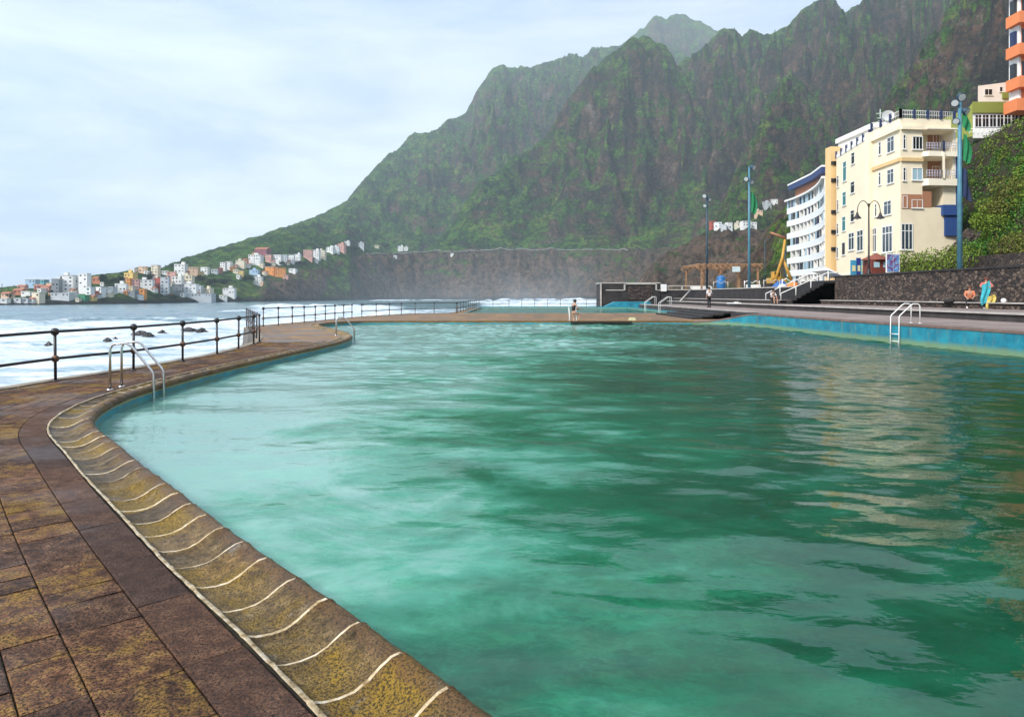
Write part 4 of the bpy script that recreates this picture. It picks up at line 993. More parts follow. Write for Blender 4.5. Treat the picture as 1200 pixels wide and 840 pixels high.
Yw = 118.; pw_ = Plane((X_(1146,Yw),Yw),(X_(1187,Yw),Yw))
b = MB(); b.add([(X_(1146,Yw),Yw,pz(122,Yw)),(X_(1192,Yw),Yw,pz(122,Yw)),(X_(1192,Yw),Yw,pz(95,Yw)),(X_(1146,Yw),Yw,pz(101,Yw)),(X_(1146,Yw+8),Yw+8,pz(122,Yw)),(X_(1192,Yw),Yw+8,pz(122,Yw)),(X_(1192,Yw),Yw+8,pz(95,Yw)),(X_(1146,Yw+8),Yw+8,pz(101,Yw))], [(0,1,2,3),(5,4,7,6),(1,5,6,2),(4,0,3,7),(3,2,6,7)]); b.build('wall', WREND, wb)
window(pw_, wb, 1153.5, 104.5, 1163, 112, DGLASS, 1); window(pw_, wb, 1171, 102, 1175, 108, DGLASS, 0); window(pw_, wb, 1184, 101, 1190, 116, DGLASS, 0, 1)
b = MB(); obox(b, pw_, pw_.hit(1174,112), pw_.hit(1184,112), pz(116,Yw), pz(109,Yw), 0, .3); b.build('awning', OLIVE, wb)
ot = empty('orange_tower', (86,106,26), 'tall orange apartment tower with stacked balconies cut by the right edge', 'apartment tower')
Yt = 104.; 
b = MB(); b.prism([(X_(1196,Yt),Yt),(X_(1300,Yt),Yt),(X_(1300,Yt)+5,Yt+14),(X_(1197,Yt+14),Yt+14)], pz(128,Yt), pz(-70,Yt)); b.build('wall', ORANGE, ot)
b = MB(); b.box2((X_(1193.5,Yt),Yt-.1,pz(128,Yt)),(X_(1196,Yt),Yt+2,pz(-70,Yt))); b.build('corner_strip', WREND, ot)
for i, y in enumerate((-60,-25,10,47,85)):
    b = MB(); b.box2((X_(1187.5,Yt),Yt-1.3,pz(y+20,Yt)),(X_(1300,Yt),Yt+1.6,pz(y+7,Yt))); bl = b.build('balcony', ORANGE, ot)
    b = MB(); b.box2((X_(1190,Yt),Yt+.3,pz(y+6,Yt)),(X_(1196,Yt)-.1,Yt+1.2,pz(y-11,Yt))); b.build('shutter', NAVY if i % 2 else DGLASS, bl)
    b = MB(); b.box2((X_(1197.5,Yt),Yt-.06,pz(y+5,Yt)),(X_(1220,Yt),Yt-.01,pz(y-13,Yt))); b.build('window', DGLASS, bl)
b = MB(); b.box2((X_(1187,Yt),Yt-.8,pz(131,Yt)),(X_(1300,Yt),Yt+2,pz(117,Yt))); b.build('base_band', ORANGE, ot)

# ---- red car parked at the terrace edge
car = empty('parked_car', (X_(1192,103),103,pz(157,103)), 'dark red parked car at the hilltop terrace edge by the olive building', 'car')
x0 = X_(1178,103); z0 = pz(157.5,103); yc = 102.2
prof_c = [(0,.35),(0,.75),(.5,.95),(1.25,1.0),(1.75,1.42),(3.0,1.45),(3.6,1.02),(4.1,.92),(4.15,.4)]
b = MB(); n = len(prof_c)
for sgn, yy in ((0, yc),(1, yc+1.65)): pass
vs = [(x0+a, yc, z0+h_) for a, h_ in prof_c]+[(x0+a, yc+1.65, z0+h_) for a, h_ in prof_c]
b.add(vs, [tuple(range(n)), tuple(range(n, 2*n))[::-1]]+[((i+1)%n, i, n+i, n+(i+1)%n) for i in range(n)]); b.build('body', M('red_car_paint', .25, (.28,.012,.02)).mat, car)
b = MB(); b.add([(x0+1.35,yc-.02,z0+1.03),(x0+3.45,yc-.02,z0+1.03),(x0+2.95,yc-.02,z0+1.38),(x0+1.8,yc-.02,z0+1.38)], [(0,1,2,3)]); b.build('side_window', DGLASS, car)
for wx in (.8,3.3):
    b = MB(); b.tube([(x0+wx,yc-.05,z0+.33),(x0+wx,yc+.15,z0+.33)], .33, 16); b.build('wheel', BLACK, car)

# ================================================================== DISTANT TOWN
COLS = {'white': (.82,.82,.80), 'cream': (.74,.66,.50), 'pink': (.66,.36,.30), 'peach': (.74,.50,.34), 'yellow': (.72,.52,.16), 'orange': (.72,.28,.05),
        'red': (.42,.09,.06), 'terracotta': (.48,.17,.08), 'pale blue': (.40,.56,.74), 'teal': (.12,.38,.44), 'grey': (.22,.24,.26), 'green': (.04,.26,.13), 'maroon': (.30,.08,.10), 'pale grey': (.55,.58,.60)}
TM = {k: wallmat('town_'+k.replace(' ', '_')+'_wall', v, .12) for k, v in COLS.items()}
ROOFR = wallmat('clay_roof', (.40,.15,.08)); ROOFG = wallmat('grey_roof', (.45,.44,.42))
def house(x, yb, w_, h_, colr, label, roof='flat', floors=None, depth=None, cat='house', Y0=200, group='houses of the town across the bay'):
    p = hit(x, yb, Y0)
    if p is None: p = P(x, yb, 700)
    Y = p.y; W = w_*Y/F; H = h_*Y/F; D = depth or max(6, W*.8); zb = p.z+min(3.5, W*.22); H = max(2.5, H-min(3.5, W*.22)*.6)
    rz = random.uniform(-.25, .25); ex = 3 if W < 7 else 10
    root = empty('house' if cat == 'house' else cat.replace(' ', '_'), (p.x, Y+D/2, zb), label, cat, group)
    def tr(lx, ly): return (p.x+lx*math.cos(rz)-ly*math.sin(rz), Y+D/2+lx*math.sin(rz)+ly*math.cos(rz))
    b = MB(); b.box((p.x,Y+D/2,zb+H/2-ex/2), (W, D, H+ex), 0, rz); b.build('wall', TM[colr], root)
    if roof == 'flat':
        b = MB(); b.box((p.x,Y+D/2,zb+H+.2), (W+.5, D+.5, .45), 0, rz); b.build('roof', ROOFG if random.random() < .4 else TM[colr], root)
        if W > 9 and random.random() < .7:
            b = MB(); cx2, cy2 = tr(W*random.uniform(-.25,.25), 0); b.box((cx2,cy2,zb+H+1.5), (W*.3, D*.4, 2.6), 0, rz); b.build('rooftop_room', TM[colr], root)
    else:
        b = MB(); rh = max(1.5, W*.16); vs = [(*tr(-W/2-.4,-D/2-.4),zb+H),(*tr(W/2+.4,-D/2-.4),zb+H),(*tr(W/2+.4,D/2+.4),zb+H),(*tr(-W/2-.4,D/2+.4),zb+H),(*tr(-W/2-.4,0),zb+H+rh),(*tr(W/2+.4,0),zb+H+rh)]
        b.add(vs, [(0,1,5,4),(2,3,4,5),(0,4,3),(1,2,5),(3,2,1,0)]); b.build('roof', ROOFR, root)
    nf = floors or max(1, round(H/3.2)); nw = max(1, min(8, round(W/3.4))); fh_ = H/nf
    for f_ in range(nf):
        for i in range(nw):
            if random.random() < .25: continue
            lx = -W/2+(i+.5)*W/nw; ww = min(1.5, W/nw*.42); hh = fh_*random.choice([.3,.36,.45])
            cx2, cy2 = tr(lx, -D/2-.04); b = MB(); b.box((cx2,cy2,zb+f_*fh_+fh_*.52), (ww,.16,hh), 0, rz); b.build('window', random.choice([DGLASS,GLASS,GLASS]), root)
    return root
T = [
 # x, base y, w, h, colour, roof, label
 (3,356,7,4,'white','flat','low white house at the far left edge of the waterfront'),
 (19,355.5,7,4.5,'white','flat','low white waterfront house left of the cream cube house'),
 (29,355.5,7,4,'pale grey','flat','pale grey waterfront house touching the left of the cream cube house'),
 (42,355.5,9.5,11.5,'cream','flat','tall cream cube house on the waterfront near the left'),
 (6,350,10,4,'peach','gable','peach house with clay roof at the left edge of the upper town'),
 (20,346,10,4,'terracotta','gable','terracotta house behind the low white waterfront houses'),
 (30,348,11,4,'white','flat','white house below the pale blue block'),
 (24,341,8,4,'pink','gable','pink house left of the pale blue block'),
 (35,338,11,9,'pale blue','flat','pale blue apartment block on the left skyline'),
 (49,334,8,5,'teal','flat','small teal block on the left skyline'),
 (52,343,9,6,'pink','gable','pink house with clay roof under the teal block'),
 (43,340,7,4,'red','gable','small red-roofed house between the pale blue and teal blocks'),
 (58,341,8,8,'peach','flat','peach house left of the dark grey block'),
 (64,346,8,18,'grey','flat','dark grey apartment block left of the big gridded white block'),
 (76,345,15,20,'white','flat','big white gridded apartment block, the largest on the left shore'),
 (88,343,9,19,'pale grey','flat','pale grey tower attached to the right of the big gridded block'),
 (97,345,10,23,'white','flat','tall white tower at the right end of the big gridded block'),
 (70,352.5,22,2.6,'pale grey','flat','long low pale terrace building under the big gridded block'),
 (96,353,9,6,'green','flat','small green building at the water below the white tower'),
 (103,352,6,14,'white','flat','narrow white house left of the small red house'),
 (108.5,350,5,8,'red','flat','small red house on the waterfront between white houses'),
 (113,333,10,6,'terracotta','gable','terracotta roofed house on the crest behind the white row'),
 (116,349,7,11,'white','flat','white house just right of the small red house'),
 (123,347.5,7,9,'white','flat','white house in the middle of the white waterfront row'),
 (130,345,6,8,'pale grey','flat','pale grey house at the right end of the white row'),
 (140,343.5,12,9.5,'white','flat','broad white house above the black rocks'),
 (151,328,11,7,'yellow','flat','bright yellow house high on the crest'),
 (154,321,7,4.5,'white','flat','white house on the crest above the yellow house'),
 (166,321,8,7,'peach','flat','peach house on the crest left of the cream tower'),
 (181,326,8,13.5,'cream','flat','tall cream tower house on the crest'),
 (150.5,338.5,5,11,'orange','flat','narrow orange house below the yellow house'),
 (157.5,340,7,11,'pink','flat','pink house between the orange house and the large white house'),
 (169.5,338.5,14,9,'white','flat','large white house in mid town right of the pink house'),
 (165.5,350,6,10,'orange','flat','narrow orange-red house low on the shore'),
 (154,349,9,6,'grey','flat','grey house low on the shore left of the orange-red house'),
 (184,341,8,14,'red','flat','tall dark red house in the middle of town'),
 (192,346,9,20,'pale grey','flat','tall pale grey house right of the dark red house'),
 (199.5,331,9,11,'pink','flat','pale pink house right above the tall grey one'),
 (210,322,12,11,'white','flat','white cube house on the crest at the right of town'),
 (206.5,334.5,11,9,'white','flat','white house below the white cube house'),
 (206,346,11,11,'grey','flat','dark grey house above the rocks'),
 (192,323,6,4,'white','flat','tiny white house on the wooded crest'),
 (219,334,11,10,'cream','flat','cream house left of the dark tree clump'),
 (224,322.5,12,8,'peach','flat','peach house above the cream house'),
 (239,322,8,7,'white','flat','white house right of the peach house'),
 (220,347,16,12.5,'white','flat','broad white seafront house with balconies'),
 (232,344,7,8,'pale grey','flat','small pale grey house joined to the broad seafront house'),
 (242,347.5,10,8,'cream','flat','cream-green seafront house at the end of the road'),
 (229,352.5,30,4,'pale grey','flat','long pale sea wall building below the seafront houses'),
 (250.5,321,7,4.5,'pale grey','flat','low pale house right of the white house on the upper road'),
 (256,320,4,5,'maroon','flat','tiny maroon house left of the white twin houses'),
 (261,317.5,6,9,'white','flat','left of the white twin houses on the slope'),
 (267.5,316.5,6,9,'white','flat','right of the white twin houses on the slope'),
 (281,314.5,10,8,'cream','flat','cream house between the white twins and the terracotta one'),
 (287,313,5,8,'terracotta','flat','narrow terracotta house beside the cream house'),
 (282,325,5,7,'yellow','flat','tiny yellow house below the road'),
 (276,321,6,4,'cream','flat','low cream house left of the tiny yellow one'),
 (298,312,14,11,'white','flat','large white house under the maroon roof'),
 (306,299,15,6,'maroon','gable','long maroon roofed house at the top of the cluster'),
 (297,322.5,10,5,'pale blue','flat','low pale blue house left of the big orange house'),
 (301.5,334.5,9,9,'white','flat','white house with a round dark arch alone on the slope'),
 (267,348,13,8,'white','flat','white house low by the sea, right of the black rocks'),
 (260.5,351.5,8,3.5,'white','flat','tiny white hut at the waterline'),
 (314.5,309,7,8.5,'pink','flat','pink house right of the large white house'),
 (325,310,9,10,'white','flat','white house above the orange house'),
 (333,308,6,8,'pale grey','flat','pale grey house right of the white one over the orange house'),
 (316.5,322.5,11,8.5,'orange','flat','big bright orange house, left half of the pair'),
 (327,324.5,12,9,'orange','flat','big bright orange house, right half of the pair'),
 (342.5,322,8,5,'white','flat','white wedge-shaped house at the right of the orange pair'),
 (340.5,308.5,7,8.5,'white','flat','left white house of the hill group right of the orange pair'),
 (348,308,7,8.5,'white','flat','right white house of the hill group right of the orange pair'),
 (360,305,10,10,'pink','flat','pink house in the row on the far slope'),
 (370,303.5,8,9,'white','flat','white house right of the far pink house'),
 (377.5,303.5,7,9.5,'cream','flat','cream-yellow house in the row on the far slope'),
 (370,309,4,3.5,'white','flat','tiny white hut below the far row'),
 (387,297.5,8,6,'white','flat','white house left of the second pink one on the far slope'),
 (393.5,297,7,7,'white','flat','second white house left of the second pink one'),
 (400,295.5,8,9,'pink','flat','second pink house, highest on the far slope'),
 (406.5,289,6,4,'white','flat','small white house right above the second pink house'),
 (423,291.5,6,6,'pale grey','flat','small pale house at the right end of the far row'),
 (441,292,5,3,'cream','flat','tiny cream house alone on the slope above the cliff'),
 (469,295.5,6,5.5,'white','flat','white house above the cliff, left one of two close together'),
 (475.5,294.5,5,4.5,'white','flat','white house above the cliff, right one of two close together'),
 (463,304.5,3.5,3,'white','flat','tiny white hut on the cliff edge'),
 (530,301,3.5,3,'white','flat','tiny lone white hut by the cliff road'),
]
for x, yb, w_, h_, c_, rf, lb in T: house(x, yb, w_, h_, c_, lb, rf)
COMP = ['white','cream','pink','white','peach','white','orange','pale grey','yellow','white','terracotta']
for k, t in enumerate([t for t in T if t[0] < 352 and t[3] > 5][::1]):
    x, yb, w_, h_, c_, rf, lb = t
    cc = COMP[(k*7) % len(COMP)]
    if cc == c_: cc = 'cream' if c_ != 'cream' else 'white'
    dxs = w_*.62*(1 if k % 2 else -1); short = ' '.join(lb.split()[:8])
    house(x+dxs, min(yb+random.uniform(.8, 3.0), float(np.interp(x+dxs, [0,100,200,290,340], [356.4,355.3,353.6,351.8,330]))), random.uniform(3.2, 5.2), random.uniform(3.0, 5.0), cc, 'tiny %s house at the %s foot of the %s' % (cc, 'right' if k % 2 else 'left', ' '.join(lb.replace(',','').split()[:6])), 'gable' if k % 3 == 0 else 'flat')
T2 = [(835.5,269.5,4.5,9,'red','red-ended house at the left of the white cliff-top row'),(842,269.5,8,7,'white','first white house of the cliff-top row above the pergola'),(849,270.5,6,5.5,'pale grey','pale grey house in the middle of the cliff-top row'),(855,269.5,6,8,'white','white house right of the middle of the cliff-top row'),(866,268.5,8,5,'cream','low cream house of the cliff-top row left of the tall pole'),(875,268,10,7,'white','white house of the cliff-top row behind the tall pole'),(884,268.5,6,7,'white','last white house at the right end of the cliff-top row'),
      (899,245,10,7,'pale grey','pale grey house higher up beside the curved block'),(908,243,8,5,'white','small white house touching the curved block outline'),(890,252,9,4,'peach','low peach house between the two groups on the slope')]
for x, yb, w_, h_, c_, lb in T2: house(x, yb, w_, h_, c_, lb, 'flat', Y0=450, group='houses on the red cliff top')
# ================================================================== HILL BEHIND THE PROMENADE, PLANTS
def foot(Y): return np.interp(Y, [-20,30,44,52,60,72,80,86,104,112,135], [36,36,36,38,40,47.5,53,57.8,66,69,76])
def hill(X, Y):
    d_ = X-foot(Y)
    z = 3.0+np.where(d_ > 0, 1.6*sstep(0, .6, d_)+np.clip(d_-.6, 0, 99)*1.35, d_*2)
    z = np.where(Y > 72, np.where(d_ > 0, 3.0+np.clip(d_, 0, 99)*np.interp(Y, [72,90,108], [1.7,2.3,4.2]), 3+d_*2), z)
    cap = 25.4+0*X
    z = np.where(z > cap, cap+(z-cap)*.03, z)
    return z+np.where(d_ > .8, fbm(X/7, Y/7, 4)*1.1, 0)*np.where(z > cap-.5, .1, 1)
hx = np.linspace(31, 150, 240); hy = np.linspace(-20, 134, 280); HX, HY = np.meshgrid(hx, hy); HZ_ = hill(HX, HY)
m = M('hillside_earth', .95, spec=.1)
v = m.pos(); n1 = m.noise(v, .25, 7, .7, .5); n2 = m.noise(v, 2.0, 6, .75)
c = m.ramp(n1, [(.36, (.035,.028,.026)), (.48, (.075,.052,.042)), (.58, (.045,.085,.020)), (.70, (.085,.15,.030))])
c = m.mix(m.ramp(n2, [(.38, .7), (.58, 0.)]), c, (.020,.022,.015)); m.color(c); m.normal(m.bump(n2, .9, .25)); 
HILLM = m.mat
grid_mesh('hillside', HX, HY, HZ_, HILLM, (HZ_[:-1,:-1] > 2.3)|(HZ_[1:,1:] > 2.3))['kind'] = 'structure'
def hz_at(x, y): return float(hill(np.array([x]), np.array([y]))[0])

def leafmat(name, a, b_, c_):
    m = M(name, .75, spec=.2); n = m.noise(m.pos(), 2.2, 5, .7); m.color(m.ramp(n, [(.34, a), (.5, b_), (.66, c_)]))
    m.b.inputs['Subsurface Weight'].default_value = 0; return m.mat
LEAF = leafmat('hedge_leaves', (.040,.075,.010), (.12,.19,.022), (.25,.32,.04))
LEAF2 = leafmat('bright_leaves', (.020,.06,.012), (.055,.16,.020), (.13,.27,.035))
LEAF3 = leafmat('dark_leaves', (.008,.018,.008), (.018,.038,.014), (.045,.075,.022))
LEAF4 = leafmat('ochre_leaves', (.050,.050,.014), (.12,.13,.026), (.22,.24,.045))
BARK = paint('bark', (.10,.075,.055), .9, .5, 4, .5)
def leaves(b, centre, rad, n, size, m=0, shell=.45):
    cx, cy, cz = centre; rx, ry, rz = rad
    for i in range(n):
        u = Vector(rng.normal(size=3)); u.normalize(); r_ = shell+(1-shell)*random.random()**.6
        p = Vector((cx+u.x*rx*r_, cy+u.y*ry*r_, cz+u.z*rz*r_))
        t = Vector(rng.normal(size=3)); t.normalize(); s_ = t.orthogonal().normalized(); q = (t+u*.6).normalized()
        a = size*random.uniform(.5, 1.3)
        e1 = q*a; e2 = q.cross(s_).normalized()*a*.42
        b.add([p-e1*.1, p+e1*.5+e2, p+e1*1.1, p+e1*.5-e2], [(0,1,2,3)], m)
def lump(b, centre, rad, n, size, k=5):
    for i in range(k):
        u = Vector(rng.normal(size=3))*.42
        leaves(b, (centre[0]+u.x*rad[0], centre[1]+u.y*rad[1], centre[2]+abs(u.z)*rad[2]), [q*random.uniform(.45,.7) for q in rad], n//k, size)

def hedge(name, pts, h, wd, mat, label, cat='hedge', dens=420, size=.13, group=None):
    root = empty(name, (pts[0][0], pts[0][1], pts[0][2]), label, cat, group); b = MB(); tw = MB()
    pts = [Vector(p) for p in pts]
    for p, q in zip(pts[:-1], pts[1:]):
        L_ = (q-p).length; k = max(1, int(L_/1.0))
        for i in range(k):
            c = p+(q-p)*((i+.5)/k); hh = h*random.uniform(.75,1.15)
            leaves(b, (c.x+random.uniform(-.2,.2), c.y, c.z+hh*.5), (wd*.6, .75, hh*.55), dens, size, 0, .35)
            for _ in range(5): tw.tube([(c.x+random.uniform(-.2,.2), c.y+random.uniform(-.4,.4), c.z), (c.x+random.uniform(-.4,.4), c.y+random.uniform(-.5,.5), c.z+hh*.7)], [.03,.012], 5)
    b.build('foliage', mat, root); tw.build('stem', BARK, root); return root
# second rubble wall behind the tall pole, with hedge on top
wr = empty('rubble_wall', (32.6,40,3), 'shorter rubble wall with a hedge on top, behind the tall blue pole', 'wall')
b = MB(); b.prism([(32.6,18),(33.4,18),(33.8,58),(33.0,58)], 2.9, 4.35); b.build('wall', RUBBLE, wr)
hedge('hedge', [(33.6,38,4.2),(33.5,47.2,4.3)], 1.5, 1.5, LEAF4, 'tall olive brown hedge right of the blue pole on the rubble wall', size=.12)
hedge('hedge', [(32.2,47.8,3.6),(32.0,52.5,3.2),(31.6,58.5,3.0)], 1.9, 1.7, LEAF, 'rounded green hedge left of the blue pole in front of the cream hotel', size=.12)
hedge('hedge', [(33.7,47.4,4.3),(33.8,51.0,4.3)], 1.35, 1.2, LEAF2, 'short bright hedge just behind the blue pole', size=.12)
# stony bank below the blue undercroft
b = MB(); rp = rng.normal(size=(400,3))
m_ = 14; vs = []; fs = []
for i in range(m_+1):
    for j in range(m_+1):
        u, w_ = i/m_, j/m_
        X0 = 49.5+u*7; Y0 = 82.0-u*1.0; zt = 3.0+6.8*min(1, u*1.25)**1.0
        vs.append((X0+random.uniform(-.15,.15), Y0-.0+w_*1.4+random.uniform(-.2,.2)+(1-w_)*-.5, 2.8+(zt-2.8)*w_+random.uniform(-.2,.2)))
for i in range(m_):
    for j in range(m_): fs.append((i*(m_+1)+j, (i+1)*(m_+1)+j, (i+1)*(m_+1)+j+1, i*(m_+1)+j+1))
b.add(vs, fs); tag(b.build('stone_bank', RUBBLE), 'dark stony bank sloping under the blue wall at the right of the cream hotel', 'stone bank')
b = MB(); b.tube([(50.6,81.6,3.5),(50.6,81.6,6.4),(52.2,81.6,6.9)], .06, 6); b.tube([(50.6,81.6,5.4),(52.2,81.6,6.0)], .05, 6); tag(b.build('handrail', IRON), 'small dark handrail at the foot of the stony bank by the cream hotel', 'handrail')

# hillside scrub nobody could count
b = MB(); cnt = 0
for i in range(3400):
    Y = random.uniform(38, 112); X = foot(Y)+abs(random.gauss(0, 1))*10+.8
    if X/Y > .93: continue
    z = hz_at(X, Y)
    if z > 25.0 and random.random() < .8: continue
    r_ = random.uniform(.35, .95)
    if fbm(np.array([X/5.]), np.array([Y/5.]), 3)[0] < -.12: r_ *= .45
    leaves(b, (X, Y, z+r_*.25), (r_, r_, r_*.7), 34, .20, 0 if fbm(np.array([X/8.+9]), np.array([Y/8.]), 3)[0] > .03 else 1)
o = b.build('hillside_scrub', [LEAF2, LEAF]); tag(o, kind='stuff')
# individual shrubs and agaves on the bank
SH = [(42.6,60,1.9,1.6,LEAF4,'large olive brown shrub low on the bank, right of the blue pole'),(44.9,61.5,2.0,1.8,LEAF4,'second large olive shrub on the bank near the right edge'),(41.6,58.5,1.7,1.7,LEAF,'dark green shrub on the bank directly right of the flag'),(47.6,66,1.7,1.5,LEAF,'mid-height shrub on the bank near the right edge'),(51.8,73,1.7,1.5,LEAF2,'bright green shrub halfway up the bank')]
for x, y, r_, h_, mt, lb in SH:
    z = hz_at(x, y); root = empty('shrub', (x,y,z), lb, 'shrub', 'shrubs on the bank by the hotel'); b = MB(); lump(b, (x,y,z+h_*.5), (r_,r_,h_*.75), 2600, .16, 9); b.build('foliage', mt, root)
    b = MB(); [b.tube([(x,y,z-.2),(x+random.uniform(-.8,.8),y+random.uniform(-.8,.8),z+h_)], [.07,.02], 6) for _ in range(5)]; b.build('stem', BARK, root)
AG = paint('agave_leaf', (.20,.30,.26), .6, .3, 3, .2)
for x, y, s_, lb in [(54.5,78,1.5,'grey-green agave high on the bank right of the flag'),(58.5,82,1.4,'second grey-green agave, higher on the bank'),(49.8,68,1.0,'grey-green agave nearest the right edge')]:
    z = hz_at(x, y); b = MB()
    for i in range(26):
        a = i*2.4; t = i/26; el_ = .25+t*1.1; L_ = s_*(1.35-.3*t); w_ = .11*s_; dr = Vector((math.cos(a)*math.cos(el_), math.sin(a)*math.cos(el_), math.sin(el_))); sd = Vector((-math.sin(a), math.cos(a), 0))
        c = Vector((x,y,z)); b.add([c-sd*w_*.6, c+sd*w_*.6, c+dr*L_*.5+sd*w_, c+dr*L_, c+dr*L_*.5-sd*w_, c+dr*L_*.5-Vector((0,0,w_*.8))], [(0,5,4),(1,2,5),(0,1,5),(5,2,3),(5,3,4)])
    tag(b.build('agave', AG), lb, 'agave', 'agaves on the bank')

# ================================================================== POLES, LAMPS, FLAGS
POLE = paint('blue_pole_paint', (.075,.22,.30), .5, .25, 2, .1); DKPOLE = paint('dark_blue_pole_paint', (.02,.06,.10), .5, .25, 2, .1)
LENS = M('lamp_glass', .15, (.6,.65,.66)).mat; FLAG = paint('green_flag', (.008,.19,.07), .8, .25, 4, .2)
def tallpole(x, y, z0, h, r_, lab, flaglab, spots, flag, mat=POLE):
    root = empty('floodlight_pole', (x,y,z0), lab, 'light pole')
    b = MB(); b.tube([(x,y,z0),(x,y,z0+h*.5),(x,y,z0+h)], [r_,r_*.85,r_*.6], 14); b.lathe((x,y,z0),[(r_*2,0),(r_*2,.05),(r_*1.1,.1)],14); b.build('pole', mat, root)
    for k, (dz, dx, dy, sz) in enumerate(spots):
        c = Vector((x+dx,y+dy,z0+h+dz)); sp_ = MB(); dr = Vector((dx*.8,dy*.8-.35,-.25)).normalized()
        sp_.tube([c-dr*.18*sz, c-dr*.05*sz, c+dr*.2*sz], [.10*sz,.19*sz,.24*sz], 12); sp_.tube([(x,y,c.z),tuple(c-dr*.1)], .035, 6); s_ = sp_.build('spotlight', DKPOLE, root)
        l_ = MB(); l_.tube([c+dr*.2*sz, c+dr*.215*sz], .2*sz, 12); l_.build('lens', LENS, s_)
    if flag:
        z1 = z0+h*flag[0]; L_ = flag[1]; vs = []; fs = []; nn = 10; mm = 14
        sx = flag[2]
        for i in range(mm+1):
            for j in range(nn+1):
                u = j/nn; t = i/mm; w_ = sx*(.55+.45*math.sin(t*3.0)); vs.append((x+r_+.02+u*w_*.75*(1 if sx > 0 else 1), y-.1+.10*math.sin(u*9+t*2)*(.4+u), z1-t*L_-u*.35*abs(sx)))
        for i in range(mm):
            for j in range(nn): fs.append((i*(nn+1)+j,(i+1)*(nn+1)+j,(i+1)*(nn+1)+j+1,i*(nn+1)+j+1))
        b = MB(); b.add(vs, fs, 0, True); tag(b.build('flag', FLAG), flaglab, 'flag', 'limp green flags')
    return root
sp3 = [(.0,.0,-.05,1.1),(-.35,-.3,0,1),(-.9,.3,0,1),(-1.5,-.25,0,.9)]
tallpole(28.2,43,3,11.1,.16,'tall blue floodlight pole in front of the cream hotel near the right edge','green flag hanging limp from the tall blue pole by the hotel',sp3,(.79,1.7,.62))
tallpole(27.8,80,2.3,14.3,.17,'tall blue floodlight pole between the pergola and the white curved hotel','green flag on the middle pole above the pergola',[(.0,.35,-.05,1.4),(-1.3,-.3,0,1.2),(-1.7,.2,0,1.2)],(.80,2.4,.95))
tallpole(26.0,91,2.3,12.6,.14,'dark floodlight pole at the left end of the pergola','',[(.0,-.3,-.05,1.3),(-.5,.25,0,1.1),(-1.3,-.25,0,1.1)],None,DKPOLE)
b = MB(); 
vs = []; fs = []
for i in range(9):
    for j in range(7): u, t = j/6, i/8; vs.append((28.36+u*.5*(.7+.3*math.sin(t*3)), 42.95+.08*math.sin(u*8+t*3), 13.1-t*.95-u*.3))
for i in range(8):
    for j in range(6): fs.append((i*7+j,(i+1)*7+j,(i+1)*7+j+1,i*7+j+1))
b.add(vs, fs, 0, True); tag(b.build('flag', FLAG), 'small green flag near the top of the tall blue pole', 'flag', 'limp green flags')
vs = [(x_, y_, z_-1.75) for x_, y_, z_ in []]
b = MB(); vs = []; fs = []
for i in range(9):
    for j in range(7): u, t = j/6, i/8; vs.append((28.38+u*.6*(.6+.4*t), 43.05+.10*math.sin(u*7+t*3), 9.7-t*1.9-u*.3))
for i in range(8):
    for j in range(6): fs.append((i*7+j,(i+1)*7+j,(i+1)*7+j+1,i*7+j+1))
b.add(vs, fs, 0, True); tag(b.build('flag', paint('navy_flag', (.012,.03,.09), .8, .3)), 'dark blue flag hanging below the green one on the tall blue pole', 'flag')

# double-armed street lamp
lx, ly = 26.55, 50.8; root = empty('street_lamp', (lx,ly,3), 'dark two-armed street lamp with bell shades in front of the cream hotel', 'street lamp')
b = MB(); b.tube([(lx,ly,3),(lx,ly,4),(lx,ly,8.3)], [.10,.07,.05], 10); b.lathe((lx,ly,3),[(.2,0),(.2,.15),(.12,.4),(.1,.6)],12); b.ball((lx,ly,8.35),.09,8)
b.build('post', IRON, root)
for s_ in (-1,1):
    b = MB(); pts = [(lx,ly,7.7)]+[(lx+s_*(.42-.42*math.cos(a)),ly,7.9+.72*math.sin(a)) for a in np.linspace(.3,3.0,10)]; pts += [(lx+s_*.86,ly,7.75)]
    b.tube(pts, .03, 8); b.build('arm', IRON, root)
    b = MB(); b.lathe((lx+s_*.86,ly,7.3),[(.30,0),(.27,.05),(.13,.22),(.07,.42),(.03,.5)],14); sh = b.build('lamp_shade', IRON, root)
    b = MB(); b.ball((lx+s_*.86,ly,7.33),.11,10); b.build('bulb', LENS, sh)
# slim posts in front of the curved hotel
for x, y, h_, lb in [(38.5,104,12.5,'left of two slim lamp posts in front of the white curved hotel'),(41.6,104,11.0,'right of two slim lamp posts in front of the white curved hotel')]:
    root = empty('street_lamp', (x,y,2.3), lb, 'street lamp'); b = MB(); b.tube([(x,y,2.2),(x,y,2.2+h_*.62)], .06, 8); b.build('post', DKPOLE, root); b = MB(); b.tube([(x,y,2.2+h_*.62),(x+.7,y,2.3+h_*.63)], .08, 6); b.build('lamp_head', DKPOLE, root)

